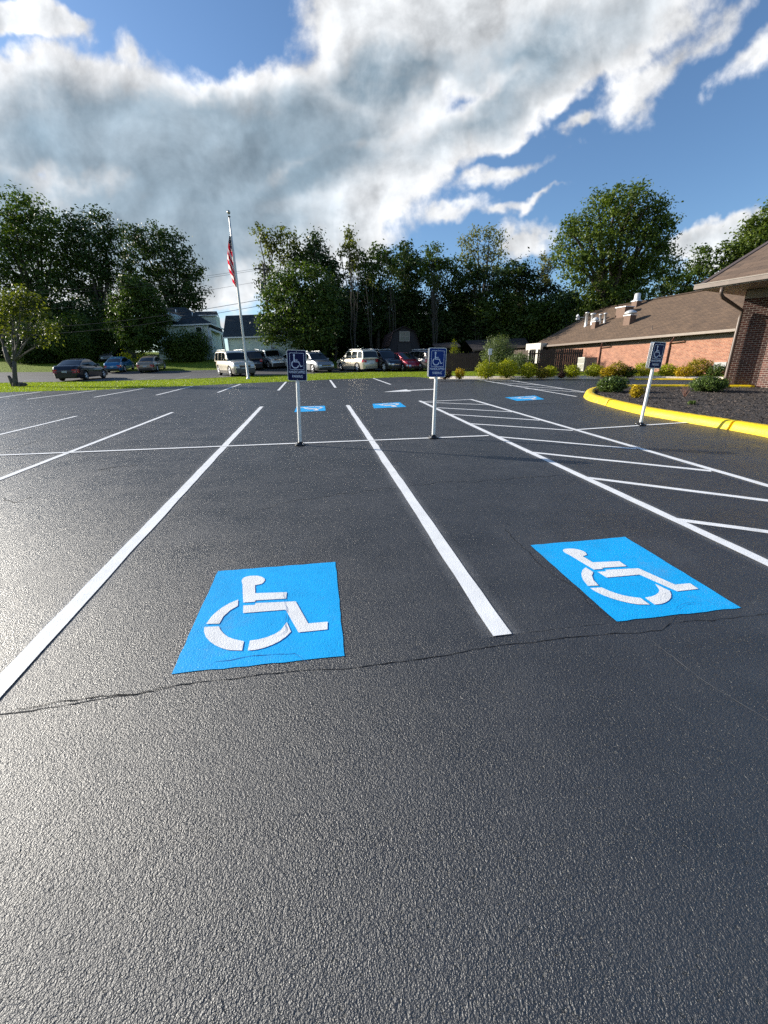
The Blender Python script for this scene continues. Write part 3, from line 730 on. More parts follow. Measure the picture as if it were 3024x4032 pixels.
def m_flag(T, b, pos):
    uvn = T.new('ShaderNodeUVMap'); s = T.new('ShaderNodeSeparateXYZ'); T.link(uvn.outputs[0], s.inputs[0])
    st = T.math('FRACT', T.math('MULTIPLY', s.outputs[1], 5.5))
    red = T.math('GREATER_THAN', st, 0.5)
    c = T.mix(red, (0.85, 0.80, 0.78), (0.62, 0.012, 0.04))
    can = T.math('MULTIPLY', T.math('GREATER_THAN', s.outputs[1], 0.74), T.math('LESS_THAN', s.outputs[0], 0.60))
    mp = T.new('ShaderNodeMapping'); T.link(uvn.outputs[0], mp.inputs[0]); mp.inputs['Scale'].default_value = (28, 17, 1)
    stv = T.vor(mp.outputs[0], 1.0, 'F1', rnd=0.0); star = T.math('LESS_THAN', stv, 0.26)
    c2 = T.mix(star, (0.006, 0.010, 0.045), (0.55, 0.55, 0.55))
    T.link(T.mix(can, c, c2), b.inputs['Base Color']); b.inputs['Roughness'].default_value = 0.7; b.inputs['Emission Strength'].default_value = 0.0
    tr = T.new('ShaderNodeBsdfTranslucent'); T.link(T.mix(can, c, c2), tr.inputs[0]); ms = T.new('ShaderNodeMixShader'); ms.inputs[0].default_value = 0.5
    T.link(b.outputs[0], ms.inputs[1]); T.link(tr.outputs[0], ms.inputs[2]); T.link(ms.outputs[0], T.n['Material Output'].inputs[0])
FLAG = mat('flag_cloth', build=m_flag)
# limp cloth hanging from its upper corner in deep folds
mb = MB(); rows = []; uvs = []
NV, NU = 44, 26
for i in range(NV + 1):
    t = i / NV; z = 8.95 - 2.95 * t
    wid = np.interp(t, [0, 0.12, 0.3, 0.45, 0.62, 0.72, 0.80, 0.9, 1.0], [0.03, 0.16, 0.30, 0.38, 0.36, 0.28, 0.17, 0.14, 0.03])
    r = []; uu = []
    for j in range(NU + 1):
        s = j / NU
        x = -0.09 - wid * s; y = 0.09 * math.sin(s * 15 + t * 2.5) * (0.3 + s) + 0.04 * math.sin(s * 6 + t * 5)
        r.append((gp.x + x + 0.02 * math.sin(t * 9 + s * 3), gp.y + y, gp.z + z - 0.10 * s)); uu.append((t * 0.85 + s * 0.15, 1.0 - t * 0.95 - 0.28 * s + 0.05 ))
    rows.append(r); uvs.append(uu)
for i in range(NV):
    for j in range(NU):
        mb.face([rows[i][j], rows[i][j + 1], rows[i + 1][j + 1], rows[i + 1][j]], True, [uvs[i][j], uvs[i][j + 1], uvs[i + 1][j + 1], uvs[i + 1][j]])
tag(mb.build('flag', FLAG), 'red, white and navy striped flag hanging limp from the flagpole', 'flag')

# ------------------------------------------------------------------ foliage
BARK = mat('bark', (0.055, 0.045, 0.035), 0.9, bump=0.8, bscale=14, var=0.35); BARKL = mat('pale_bark', (0.10, 0.088, 0.075), 0.9, bump=0.7, bscale=12, var=0.3)
BARKS = mat('dim_grey_bark', (0.05, 0.045, 0.038), 0.9, bump=0.7, bscale=12, var=0.3)
LF = dict(
 dark=leafmat('dark_leaves', (0.018, 0.038, 0.010), (0.051, 0.084, 0.018), 0.22),
 mid=leafmat('mid_green_leaves', (0.028, 0.059, 0.012), (0.087, 0.128, 0.020), 0.3),
 maple=leafmat('maple_leaves', (0.034, 0.066, 0.012), (0.125, 0.165, 0.024), 0.3),
 olive=leafmat('olive_leaves', (0.04, 0.06, 0.010), (0.13, 0.14, 0.022), 0.4),
 pale=leafmat('pale_feathery_leaves', (0.07, 0.085, 0.03), (0.19, 0.19, 0.08), 0.35),
 yell=leafmat('yellow_green_leaves', (0.10, 0.14, 0.006), (0.42, 0.42, 0.012), 0.3),
 gold=leafmat('golden_leaves', (0.16, 0.12, 0.008), (0.58, 0.40, 0.012), 0.3),
 rust=leafmat('rusty_leaves', (0.08, 0.08, 0.008), (0.36, 0.28, 0.018), 0.3),
 wine=leafmat('wine_leaves', (0.02, 0.010, 0.010), (0.07, 0.03, 0.02), 0.2),
 sage=leafmat('grey_green_leaves', (0.05, 0.075, 0.03), (0.16, 0.20, 0.08), 0.3),
 holly=leafmat('deep_shrub_leaves', (0.03, 0.055, 0.012), (0.11, 0.16, 0.035), 0.22, 0.35))
def leaves(C3, out, size, aspect=0.62, upb=0.45, droop=0.0):
    n = len(C3); N = out * 0.55 + np.array([0, 0, upb]) + rnd_unit(n) * 0.75; N /= np.linalg.norm(N, axis=1)[:, None]
    A = np.cross(N, rnd_unit(n)); A /= np.linalg.norm(A, axis=1)[:, None] + 1e-9
    if droop: A[:, 2] -= droop; A /= np.linalg.norm(A, axis=1)[:, None]
    Bv = np.cross(N, A); Bv /= np.linalg.norm(Bv, axis=1)[:, None] + 1e-9
    s = (size * rng.uniform(0.6, 1.25, n))[:, None]
    return A * s / 2, Bv * s * aspect / 2
def crown_points(lobes, dens, clump, per, hollow=0.5, flat=1.0):
    P = []; O = []
    for c, r in lobes:
        nc = max(4, int(dens * r * r))
        d = rnd_unit(nc); k = rng.uniform(hollow, 1.03, nc) ** 0.8
        cc = c + d * (k * r)[:, None] * np.array([1, 1, flat])
        m = rng.poisson(per, nc) + 2
        idx = np.repeat(np.arange(nc), m)
        sg = clump * rng.uniform(0.55, 1.3, nc)[idx][:, None]
        q = cc[idx] + rng.normal(size=(len(idx), 3)) * sg * np.array([1, 1, 0.62])
        o = d[idx] * 0.7 + (q - cc[idx]) / (sg * 3); P.append(q); O.append(o)
    return np.concatenate(P), np.concatenate(O)
def depth(p): return float(np.dot(np.array([p[0], p[1], p[2] - CAMH]), _f))
def pxlobes(L, Y, thick=2.0):
    out = []
    for i, q in enumerate(L):
        yo = q[3] if len(q) > 3 else random.uniform(-0.5, 0.5) * thick
        c = U(q[0], q[1], Y + yo); out.append((np.array(c), q[2] * depth(c) / FPX))
    return out
def limb(mb, a, b, r0, r1, sag=0.12, n=7, k=6, up=0.15):
    a = Vector(a); b = Vector(b); L = (b - a).length; P = []
    w1 = Vector((random.uniform(-1, 1), random.uniform(-1, 1), random.uniform(-0.3, 0.3))) * L * sag
    for i in range(n + 1):
        t = i / n; p = a.lerp(b, t) + w1 * math.sin(t * math.pi) + Vector((0, 0, L * up * math.sin(t * math.pi)))
        P.append(p + Vector((random.uniform(-1, 1), random.uniform(-1, 1), 0)) * L * 0.012)
    mb.tube(P, [r0 + (r1 - r0) * (i / n) ** 0.8 for i in range(n + 1)], k)
    return P
def tree(name, label, L, Y, leaf='mid', size=0.34, dens=9, clump=0.45, per=26, base=None, tr=0.28, bark=None, group=None, cat='tree', hollow=0.45, droop=0.0, limbs=True, fork=0.45, thick=2.5, aspect=0.62):
    lobes = pxlobes(L, Y, thick)
    cx = sum(c[0] for c, r in lobes) / len(lobes)
    bx = base[0] if base else cx; by = base[1] if base and len(base) > 1 else Y
    b0 = Vector((bx, by, gz(by) - 0.05))
    t = thing(name, label, cat, b0, 0, group)
    mb = MB(); zt = np.mean([c[2] for c, r in lobes]); top = max(lobes, key=lambda q: q[0][2])[0]
    o0 = Vector((0, 0, 0)); fk_ = Vector((random.uniform(-.3, .3), random.uniform(-.3, .3), (zt - b0.z) * fork))
    limb(mb, o0, fk_, tr, tr * 0.72, 0.02, up=0)
    mb.lathe([(tr * 1.5, -0.05), (tr * 1.15, 0.15), (tr, 0.5)], n=8)
    for c, r in lobes:
        e = Vector(c) - b0
        if limbs:
            P = limb(mb, fk_ + (o0 - fk_) * random.uniform(0, 0.15), e, tr * 0.5, tr * 0.10, 0.08)
            for k in range(3):
                s = P[random.randint(3, 6)]; d = Vector(rnd_unit(1)[0]); d.z = abs(d.z); limb(mb, s, s + d * r * 0.9, tr * 0.12, 0.012, 0.1, 4, 4)
    mb.build('trunk', bark or BARK, t)
    P, O = crown_points([(c - np.array(b0), r) for c, r in lobes], dens, clump, per, hollow)
    A, Bv = leaves(P, O, size, aspect, droop=droop)
    quads('crown', P, A, Bv, LF[leaf], t)
    return t
TG = 'tall trees on the left skyline'
tree('tall_tree', 'tallest dark tree with loose crown at the left edge of the skyline', [(60, 830, 70), (150, 855, 70), (-30, 900, 90), (100, 940, 90), (200, 900, 55), (20, 1030, 90), (160, 1040, 85), (80, 1140, 80), (225, 990, 60), (-60, 1060, 80), (200, 1130, 70)], 66, 'mid', 0.42, 8, 0.6, 24, tr=0.5, group=TG)
tree('tall_tree', 'dark rounded tree in the middle of the left skyline trees', [(310, 885, 50), (400, 885, 55), (350, 970, 80), (290, 990, 60), (430, 960, 50), (350, 1090, 90), (440, 1080, 60), (260, 1100, 60), (360, 1190, 80)], 67, 'dark', 0.42, 9, 0.55, 26, tr=0.45, group=TG)
tree('tall_tree', 'broad dark tree sloping down behind the green house roof', [(520, 930, 50), (600, 950, 68), (680, 985, 66), (742, 1060, 55), (560, 1050, 80), (680, 1100, 80), (770, 1150, 42), (640, 1180, 80), (545, 1170, 70), (782, 1200, 30), (720, 1190, 50)], 71, 'dark', 0.42, 9, 0.55, 26, tr=0.5, group=TG)
tree('understory_tree', 'dark low tree filling under the left skyline trees', [(60, 1240, 90), (200, 1250, 90), (330, 1270, 90), (450, 1260, 80), (120, 1330, 80), (270, 1340, 80), (-60, 1270, 90)], 64, 'dark', 0.4, 12, 0.6, 26, tr=0.3, hollow=0.2)
tree('street_tree', 'oval leafy tree behind the blue and tan sedans', [(520, 1130, 48), (560, 1150, 50), (490, 1200, 50), (590, 1210, 56), (535, 1230, 75), (480, 1280, 48), (610, 1290, 50), (540, 1320, 66), (500, 1345, 38), (590, 1350, 40), (510, 1120, 28), (455, 1240, 26), (640, 1250, 30), (450, 1190, 22)], 56, 'mid', 0.29, 26, 0.30, 30, tr=0.2, hollow=0.4)
# sparse tree with cut stub on the strip
def near_tree():
    g = G(62, 1521); Y = g.y
    L = [(20, 1185, 50), (95, 1160, 42), (140, 1200, 40), (60, 1235, 46), (160, 1250, 40), (185, 1290, 36), (110, 1300, 36), (20, 1290, 44), (205, 1325, 26), (165, 1345, 26), (-40, 1220, 60), (80, 1190, 40)]
    lobes = pxlobes(L, Y, 1.6)
    t = thing('small_tree', 'small sparse tree with forked trunk and cut stub on the strip', 'tree', g)
    mb = MB()
    mb.tube([(0, 0, -0.05), (0.06, 0, 0.3), (0.2, 0, 0.9), (0.36, 0.02, 1.5)], [0.19, 0.14, 0.125, 0.11], 10)
    mb.tube([(-0.1, 0, 0.0), (-0.22, 0.02, 0.45), (-0.30, 0.03, 0.62)], [0.14, 0.10, 0.09], 8)
    mb.tube([(0.18, 0, 1.0), (0.0, 0.0, 1.6), (-0.05, 0.05, 2.3)], [0.10, 0.12, 0.10], 8)
    for k in range(9): mb.box((0.30 + 0.06 * k % 0.4, -0.05 + 0.05 * (k % 3), 0.06 + 0.04 * (k % 4)), (0.22, 0.16, 0.12), k * 0.7, taper=0.6)
    f1 = Vector((0.36, 0.02, 1.45)); f2 = Vector((-0.05, 0.05, 2.2))
    for i, (c, r) in enumerate(lobes):
        e = Vector(c) - g; s = f2 if e.x < 0.0 else f1
        P = limb(mb, s, e, 0.055, 0.010, 0.07, up=0.02)
        for k in range(5):
            q = P[random.randint(3, 7)]; d = Vector(rnd_unit(1)[0]); limb(mb, q, q + d * r * 0.9, 0.012, 0.004, 0.1, 3, 4)
    mb.build('trunk', BARKL, t)
    P, O = crown_points([(c - np.array(g), r) for c, r in lobes], 58, 0.17, 8, 0.2)
    A, Bv = leaves(P, O, 0.17, 0.7, droop=0.5); quads('crown', P, A, Bv, LF['olive'], t)
near_tree()
# centre thicket
CG = 'trees of the dark thicket behind the parked cars'
def ct(name, label, L, Y, **k): tree(name, label, L, Y, group=CG, **k)
ct('leafy_tree', 'big bushy tree overhanging the right end of the low house', [(1110, 1110, 60), (1180, 1095, 66), (1250, 1110, 60), (1070, 1180, 56), (1160, 1200, 90), (1260, 1200, 76), (1050, 1260, 46), (1130, 1300, 76), (1230, 1310, 90), (1065, 1320, 40), (1290, 1290, 56), (1290, 1160, 46), (1090, 1150, 50)], 46.5, leaf='mid', size=0.27, dens=21, clump=0.34, per=26, tr=0.35, hollow=0.35)
ct('feathery_tree', 'ragged pale-leaved tree rising above the utility pole', [(1015, 905, 22), (1045, 935, 34), (1095, 925, 34), (1140, 945, 36), (1070, 990, 44), (1040, 1060, 34), (1120, 1010, 50), (1030, 1110, 26), (1165, 975, 34)], 56, leaf='olive', size=0.34, dens=13, clump=0.36, per=15, tr=0.25, droop=0.4, hollow=0.2)
ct('thicket_tree', 'dark pointed tree beside the ragged pale-leaved tree', [(1243, 935, 22), (1240, 975, 38), (1215, 1030, 56), (1280, 1030, 44), (1300, 1090, 56), (1180, 1020, 40), (1330, 1130, 46)], 57, leaf='dark', size=0.36, dens=16, clump=0.42, per=24, tr=0.3)
ct('thicket_tree', 'vine-hung tree with a thin leafy top left of the two posts', [(1372, 905, 16), (1378, 935, 26), (1372, 975, 30), (1395, 1010, 30), (1350, 1000, 18), (1440, 1030, 34), (1385, 1060, 34)], 54, leaf='olive', size=0.32, dens=18, clump=0.34, per=18, tr=0.14, bark=BARKS, hollow=0.2, droop=0.3)
ct('thicket_tree', 'leafy tree with a flat ragged top above the tan wagon', [(1475, 990, 26), (1500, 1010, 34), (1530, 1000, 26), (1490, 1060, 46), (1550, 1060, 46), (1445, 1090, 46), (1430, 1000, 18)], 55, leaf='mid', size=0.34, dens=16, clump=0.36, per=20, tr=0.22, bark=BARKS, hollow=0.25)
ct('thicket_tree', 'round-topped dark tree above the gambrel shed', [(1590, 985, 30), (1610, 1010, 38), (1580, 1050, 50), (1640, 1060, 50), (1600, 1120, 60)], 58, leaf='dark', size=0.36, dens=16, clump=0.4, per=24, tr=0.3)
ct('thicket_tree', 'bright-tipped slender tree right of the gambrel shed', [(1690, 985, 22), (1725, 975, 18), (1705, 1020, 34), (1740, 1040, 36), (1690, 1070, 40), (1770, 1050, 34), (1720, 1110, 44), (1665, 1050, 26)], 53, leaf='mid', size=0.30, dens=21, clump=0.33, per=22, tr=0.16, bark=BARKS, hollow=0.2)
ct('feathery_tree', 'airy pale-crowned tree standing highest in the thicket', [(1840, 950, 30), (1880, 925, 34), (1930, 915, 34), (1970, 930, 26), (1860, 990, 34), (1920, 985, 40), (1965, 990, 28), (1830, 1020, 26), (1900, 1050, 40), (1960, 1050, 30)], 58, leaf='pale', size=0.30, dens=18, clump=0.42, per=11, tr=0.24, hollow=0.15, droop=0.4)
ct('thicket_tree', 'broad dark tree under the airy pale crown', [(1830, 1080, 56), (1900, 1120, 60), (1980, 1100, 50), (1790, 1130, 50), (1960, 1160, 60)], 54, leaf='dark', size=0.34, dens=16, clump=0.4, per=24, tr=0.28)
ct('thicket_tree', 'dark tree between the airy crown and the big maple', [(2045, 1050, 34), (2080, 1065, 30), (2030, 1110, 56), (2110, 1120, 50), (2060, 1180, 66), (2150, 1170, 56), (2000, 1060, 22)], 56, leaf='dark', size=0.36, dens=15, clump=0.4, per=24, tr=0.3)
ct('feathery_tree', 'thin pale-topped sapling beside the big maple', [(2140, 1010, 14), (2158, 1030, 20), (2145, 1060, 22), (2175, 1050, 16), (2150, 1100, 28)], 53, leaf='pale', size=0.26, dens=37, clump=0.26, per=12, tr=0.09, hollow=0.1)
for (lab, xs, y0, Y, lf) in (('low dark tree behind the white hatch-backed cars', (1200, 1290, 1370, 1330), 1190, 55, 'dark'), ('low dark tree behind the tan wagon', (1420, 1500, 1470), 1180, 56, 'dark'), ('low dark tree directly over the gambrel shed roof', (1560, 1640, 1600), 1190, 57, 'dark'), ('low dark tree behind the fence and small shed roof', (1720, 1800, 1860), 1200, 55, 'dark'), ('low green tree behind the long shed roof', (1920, 2000, 2080), 1220, 54, 'mid'), ('low green tree behind the brick building gable', (2140, 2200, 2110), 1240, 52, 'mid')):
    Ls = [(x, y0 + random.uniform(-20, 20), 62) for x in xs] + [(x + 30, y0 + 90 + random.uniform(-15, 15), 66) for x in xs]
    ct('understory_tree', lab, Ls, Y, leaf=lf, size=0.34, dens=18, clump=0.45, per=24, tr=0.2, hollow=0.15)
# bare pale stems in front of the thicket
def stems(px0, y0, px1, y1, Y, n, label):
    a = U(px0, y0, Y); a.z = gz(Y) - 0.05; t = thing('bare_sapling', label, 'tree', a, 0, 'bare pale stems in front of the thicket'); mb = MB()
    for k in range(n):
        e = U(px1 + random.uniform(-30, 30), y1 + random.uniform(-20, 60), Y + random.uniform(-1, 1)) - a
        P = limb(mb, (random.uniform(-.15, .15), 0, 0), e, 0.075, 0.02, 0.05, up=0.0, n=9)
        for j in range(7):
            q = P[random.randint(3, 9)]; d = Vector((random.uniform(-.6, .6), random.uniform(-.4, .4), 1)); limb(mb, q, q + d * random.uniform(0.8, 2.2), 0.02, 0.006, 0.08, 4, 4)
    mb.build('trunk', BARKS, t)
    P, O = crown_points([(np.array(U(px1, y1 + 20, Y) - a), 1.0)], 12, 0.3, 8, 0.1); A, Bv = leaves(P, O, 0.25); quads('crown', P, A, Bv, LF['olive'], t)
stems(1390, 1330, 1400, 1040, 51, 4, 'bundle of bare pale stems left of the tan wagon roof')
stems(1462, 1330, 1465, 1080, 51, 2, 'pair of bare pale stems above the tan wagon')
stems(1545, 1300, 1545, 1060, 52, 3, 'bare pale stems rising just left of the gambrel shed')
stems(1720, 1340, 1700, 1100, 51, 4, 'bare branching stems between the gambrel shed and fence')
stems(1226, 1400, 1226, 1250, 47, 1, 'lone pale stem right of the first sign plate')
stems(1880, 1300, 1890, 1060, 53, 3, 'dark slim stems under the airy pale crown')
tree('maple_tree', 'huge rounded maple towering behind the brown-roofed brick building', [(2524, 738, 26), (2505, 775, 36), (2424, 790, 56), (2357, 800, 48), (2569, 796, 36), (2600, 830, 30), (2231, 900, 44), (2300, 890, 62), (2434, 873, 95), (2545, 870, 72), (2625, 872, 36), (2655, 858, 20), (2220, 965, 40), (2337, 979, 88), (2482, 979, 100), (2610, 940, 50), (2600, 1020, 64), (2280, 1060, 66), (2434, 1090, 100), (2540, 1100, 80), (2350, 1150, 70), (2210, 1030, 34), (2645, 1080, 44), (2460, 1180, 70), (2330, 1220, 60)], 47, 'maple', 0.30, 17, 0.38, 26, tr=0.5, hollow=0.4, thick=4)
tree('back_tree', 'small tree with a wispy top between the maple and the near roof', [(2720, 1060, 40), (2755, 1010, 34), (2745, 990, 20), (2790, 1050, 44), (2700, 1110, 50), (2800, 1100, 50)], 50, 'mid', 0.3, 16, 0.35, 22, tr=0.2)
tree('back_tree', 'wide green tree rising behind the near brick building roof', [(2870, 1000, 50), (2930, 950, 60), (2990, 900, 60), (3060, 880, 90), (2880, 1070, 60), (2970, 1010, 80), (3080, 980, 100)], 48, 'maple', 0.32, 15, 0.38, 26, tr=0.35)
tree('back_tree', 'pale dark-stemmed tree behind the white roof vents', [(2240, 1180, 46), (2290, 1200, 40), (2620, 1130, 46), (2700, 1150, 46), (2180, 1230, 46)], 52, 'dark', 0.34, 14, 0.4, 24, tr=0.25, hollow=0.1)

def undergrowth(name, px0, px1, ytop, Y, n, leaf, label, size=0.35, ydepth=5):
    a = U(px0, 1400, Y); b = U(px1, 1400, Y); x = rng.uniform(a.x, b.x, n); y = Y + rng.uniform(-0.5, ydepth, n)
    H = U((px0 + px1) / 2, ytop, Y).z - gz(Y); hm = H * (0.75 + 0.25 * np.sin(x * 1.3) * np.cos(x * 0.47 + 1))
    z = rng.random(n) ** 0.8 * hm; P = np.stack([x, y, gzv(y) + z], 1); O = np.tile([0, -0.7, 0.3], (n, 1)) + rnd_unit(n) * 0.5
    A, Bv = leaves(P, O, size); tag(quads(name, P, A, Bv, LF[leaf]), label, 'undergrowth', kind='stuff')
undergrowth('undergrowth', 1130, 2330, 1150, 60, 60000, 'dark', 'dark tangled wood filling the gap under the centre trees', 0.5)
undergrowth('undergrowth', 2100, 3200, 1150, 56, 26000, 'dark', 'dark leafy mass behind the brick building', 0.5)
undergrowth('undergrowth', -300, 520, 1190, 69, 30000, 'dark', 'dark hedge mass under the left skyline trees', 0.5)

# ------------------------------------------------------------------ shrubs
def GY(px, Y):
    p = U(px, 1400, Y); p = U(px, 1400 + (p.z - gz(Y)) / (U(px, 1400, Y).z - U(px, 1401, Y).z), Y); p.z = gz(Y); return p
def shrub(name, label, px, ytop, ybase, wpx, leaf='yell', size=0.07, dens=1.0, group=None, base_up=0.10, spikes=0, at=None, hollow=0.55, cat='shrub', two=None):
    g = at if at is not None else G(px, ybase, base_up); k = depth(g) / FPX; r = wpx / 2 * k; h = (ybase - ytop) * k * 1.0
    t = thing(name, label, cat, g, 0, group)
    mb = MB()
    for i in range(7):
        a = i * 0.9; limb(mb, (0.03 * math.cos(a), 0.03 * math.sin(a), -0.03), (r * 0.6 * math.cos(a), r * 0.6 * math.sin(a), h * random.uniform(0.55, 0.85)), 0.018 + r * 0.02, 0.006, 0.1, 4, 5)
    mb.build('stem', BARK, t)
    lob = [(np.array([0, 0, h * 0.52]), 1.0)]
    n = int(2600 * dens * (r * r * 4 + 0.15) * (0.07 / size) ** 1.2)
    d = rnd_unit(n); kk = rng.uniform(hollow, 1.0, n) ** 0.6
    bum = 1 + 0.16 * np.sin(d[:, 0] * 7 + px) * np.cos(d[:, 1] * 6 + px) + 0.10 * np.sin(d[:, 2] * 9 + d[:, 0] * 5)
    P = d * (kk * bum)[:, None] * np.array([r * 0.93, r * 0.93, h * 0.5]) + np.array([0, 0, h * 0.5])
    if cat == 'bush' or name == 'bush':
        P *= (1 + 0.22 * np.sin(d[:, 0:1] * 5 + px) * np.sin(d[:, 1:2] * 7 + 1) + 0.18 * np.cos(d[:, 0:1] * 11 + d[:, 2:3] * 9))
    P += rng.normal(size=(n, 3)) * size * (1.3 if name == 'bush' else 0.5); P[:, 2] = np.maximum(P[:, 2], 0.0)
    A, Bv = leaves(P, d, size, 0.6)
    if spikes:
        m = spikes; az = rng.uniform(0, 2 * np.pi, m); tl = rng.uniform(0.1, 0.75, m); L_ = rng.uniform(0.55, 1.05, m)
        for q in range(14):
            s = q / 13.0; rad = r * 0.9 * tl * (s ** 0.9) ; zz = h * L_ * s ** 0.85
            Pq = np.stack([np.cos(az) * rad, np.sin(az) * rad, zz], 1); Oq = np.stack([np.cos(az), np.sin(az), np.full(m, 0.4)], 1)
            a1, b1 = leaves(Pq, Oq, size * 1.1, 0.35, droop=-1.2); P = np.concatenate([P, Pq]); A = np.concatenate([A, a1]); Bv = np.concatenate([Bv, b1])
    # a few ground-hugging leaves never below the soil
    var = rng.random(len(P))
    o = quads('foliage', P, A, Bv, LF[leaf], t, var)
    if two:
        nn = n // 3; d2 = rnd_unit(nn); d2[:, 0] = -np.abs(d2[:, 0]); P2 = d2 * np.array([r, r, h * 0.42]) + np.array([-r * 0.1, 0, h * 0.40])
        A2, B2 = leaves(P2, d2, size); quads('autumn_foliage', P2, A2, B2, LF[two], t)
    return t
SG = 'shrubs in the mulch bed along the far kerb'
for a in (('dwarf_shrub', 'dark wine-coloured mound beside the middle sign plate', 1753, 1458, 1487, 46, 'wine'),
          ('yellow_plant', 'small spiky golden plant on the lawn corner near the middle sign', 1809, 1457, 1486, 34, 'gold'),
          ('rounded_shrub', 'round yellow-green shrub behind the little white post sign', 1913, 1427, 1484, 78, 'yell'),
          ('rounded_shrub', 'round yellow-green shrub just right of the little white post sign', 1994, 1424, 1482, 74, 'yell'),
          ('rounded_shrub', 'round yellow-green shrub in front of the brown board fence', 2078, 1437, 1481, 57, 'yell'),
          ('barberry', 'low red and gold barberry in front of the brown fence', 2132, 1456, 1481, 46, 'rust'),
          ('rounded_shrub', 'small yellow-green shrub right of the red and gold barberry', 2163, 1447, 1480, 44, 'yell'),
          ('dwarf_shrub', 'tiny dark clump between two round shrubs near the fence end', 2210, 1467, 1482, 26, 'wine'),
          ('rounded_shrub', 'round yellow-green shrub in front of the air conditioner grille', 2250, 1444, 1480, 50, 'yell'),
          ('rounded_shrub', 'round yellow-green shrub in front of the dark side of the air conditioner', 2336, 1441, 1479, 57, 'yell'),
          ('barberry', 'bright gold and orange barberry at the foot of the first downspout', 2388, 1451, 1481, 50, 'gold'),
          ('rounded_shrub', 'olive shrub with orange leaves right of the first downspout', 2428, 1433, 1480, 62, 'rust'),
          ('dwarf_shrub', 'low dark green mound between two bigger shrubs on the brick wall', 2470, 1450, 1480, 50, 'mid'),
          ('rounded_shrub', 'golden-green shrub just left of the right sign plate', 2527, 1434, 1478, 60, 'yell'),
          ('rounded_shrub', 'golden-green shrub just right of the right sign plate', 2623, 1441, 1478, 60, 'yell'),
          ('barberry', 'bright gold barberry at the foot of the second downspout', 2684, 1448, 1480, 54, 'gold'),
          ('rounded_shrub', 'largest olive-gold shrub on the long brick wall', 2744, 1420, 1476, 78, 'rust'),
          ('rounded_shrub', 'dark dense shrub beside the near building corner', 2816, 1443, 1478, 66, 'holly')):
    o = shrub(a[0], a[1], a[2], a[3] - 3, a[4] + 5, a[5] * 1.16, a[6], 0.085, 0.8, SG)
shrub('tall_shrub', 'tall feathery grey-green bush behind the little white post sign', 1955, 1330, 1462, 140, 'sage', 0.10, 0.55, None, 0.0, spikes=520, at=G(1955, 1470), hollow=0.2)
shrub('tall_shrub', 'loose green bush in front of the weathered fence corner', 2040, 1388, 1466, 116, 'sage', 0.10, 0.5, None, 0.0, spikes=120, at=G(2040, 1474), hollow=0.3)
shrub('conifer_shrub', 'little yellow-green pointed bush above the dark fence', 1785, 1352, 1462, 36, 'yell', 0.09, 0.7, None, 0.0, at=G(1785, 1452), hollow=0.3)
shrub('island_shrub', 'leafy green shrub near the nose of the yellow kerb', 2404, 1488, 1543, 108, 'holly', 0.075, 1.6, 'shrubs in the near mulch bed')
shrub('island_shrub', 'small yellow-leaved shrub in the mulch left of the right sign post', 2503, 1520, 1566, 48, 'gold', 0.05, 1.3, 'shrubs in the near mulch bed')
shrub('island_shrub', 'spreading green shrub at the foot of the near brick corner', 2782, 1488, 1541, 128, 'holly', 0.065, 1.6, 'shrubs in the near mulch bed')
shrub('weed', 'tiny green weed in the mulch right of the right sign post', 2722, 1580, 1593, 24, 'mid', 0.04, 0.5, None, cat='weed')
def twigs():
    g = G(2696, 1563, 0.1); t = thing('bare_shrub', 'leafless reddish twiggy shrub in the mulch beside the green shrub', 'shrub', g); mb = MB()
    for k in range(16):
        d = Vector((random.uniform(-.5, .5), random.uniform(-.5, .5), 1)).normalized(); P = limb(mb, (0, 0, -0.02), d * random.uniform(0.22, 0.42), 0.008, 0.003, 0.1, 4, 4)
    mb.build('stem', mat('reddish_twig', (0.22, 0.11, 0.08), 0.8), t)
twigs()
shrub('bush', 'wide dark rounded bush with pale tips behind the dark sedan', 330, 1290, 1428, 210, 'mid', 0.26, 1.7, None, 0.0, spikes=190, at=GY(330, 60))
shrub('bush', 'dark bush left of the wide rounded bush by the sparse tree', 170, 1320, 1432, 200, 'dark', 0.30, 1.5, None, 0.0, at=GY(170, 60))
shrub('bush', 'arching sunlit bush in front of the pale green house wall', 762, 1322, 1418, 130, 'mid', 0.25, 1.1, None, 0.0, spikes=130, at=GY(762, 57.5), hollow=0.3)
shrub('bush', 'loose bush between the oval tree and the green house', 690, 1320, 1416, 80, 'mid', 0.25, 1.0, None, 0.0, spikes=60, at=GY(690, 58), hollow=0.15)
shrub('bush', 'small sunlit yellow bush at the foot of the oval tree', 505, 1372, 1410, 30, 'yell', 0.22, 0.8, None, 0.0, at=GY(505, 54))
shrub('bush', 'tiny bright bush under the right side of the oval tree', 572, 1372, 1408, 26, 'yell', 0.22, 0.8, None, 0.0, at=GY(572, 54))

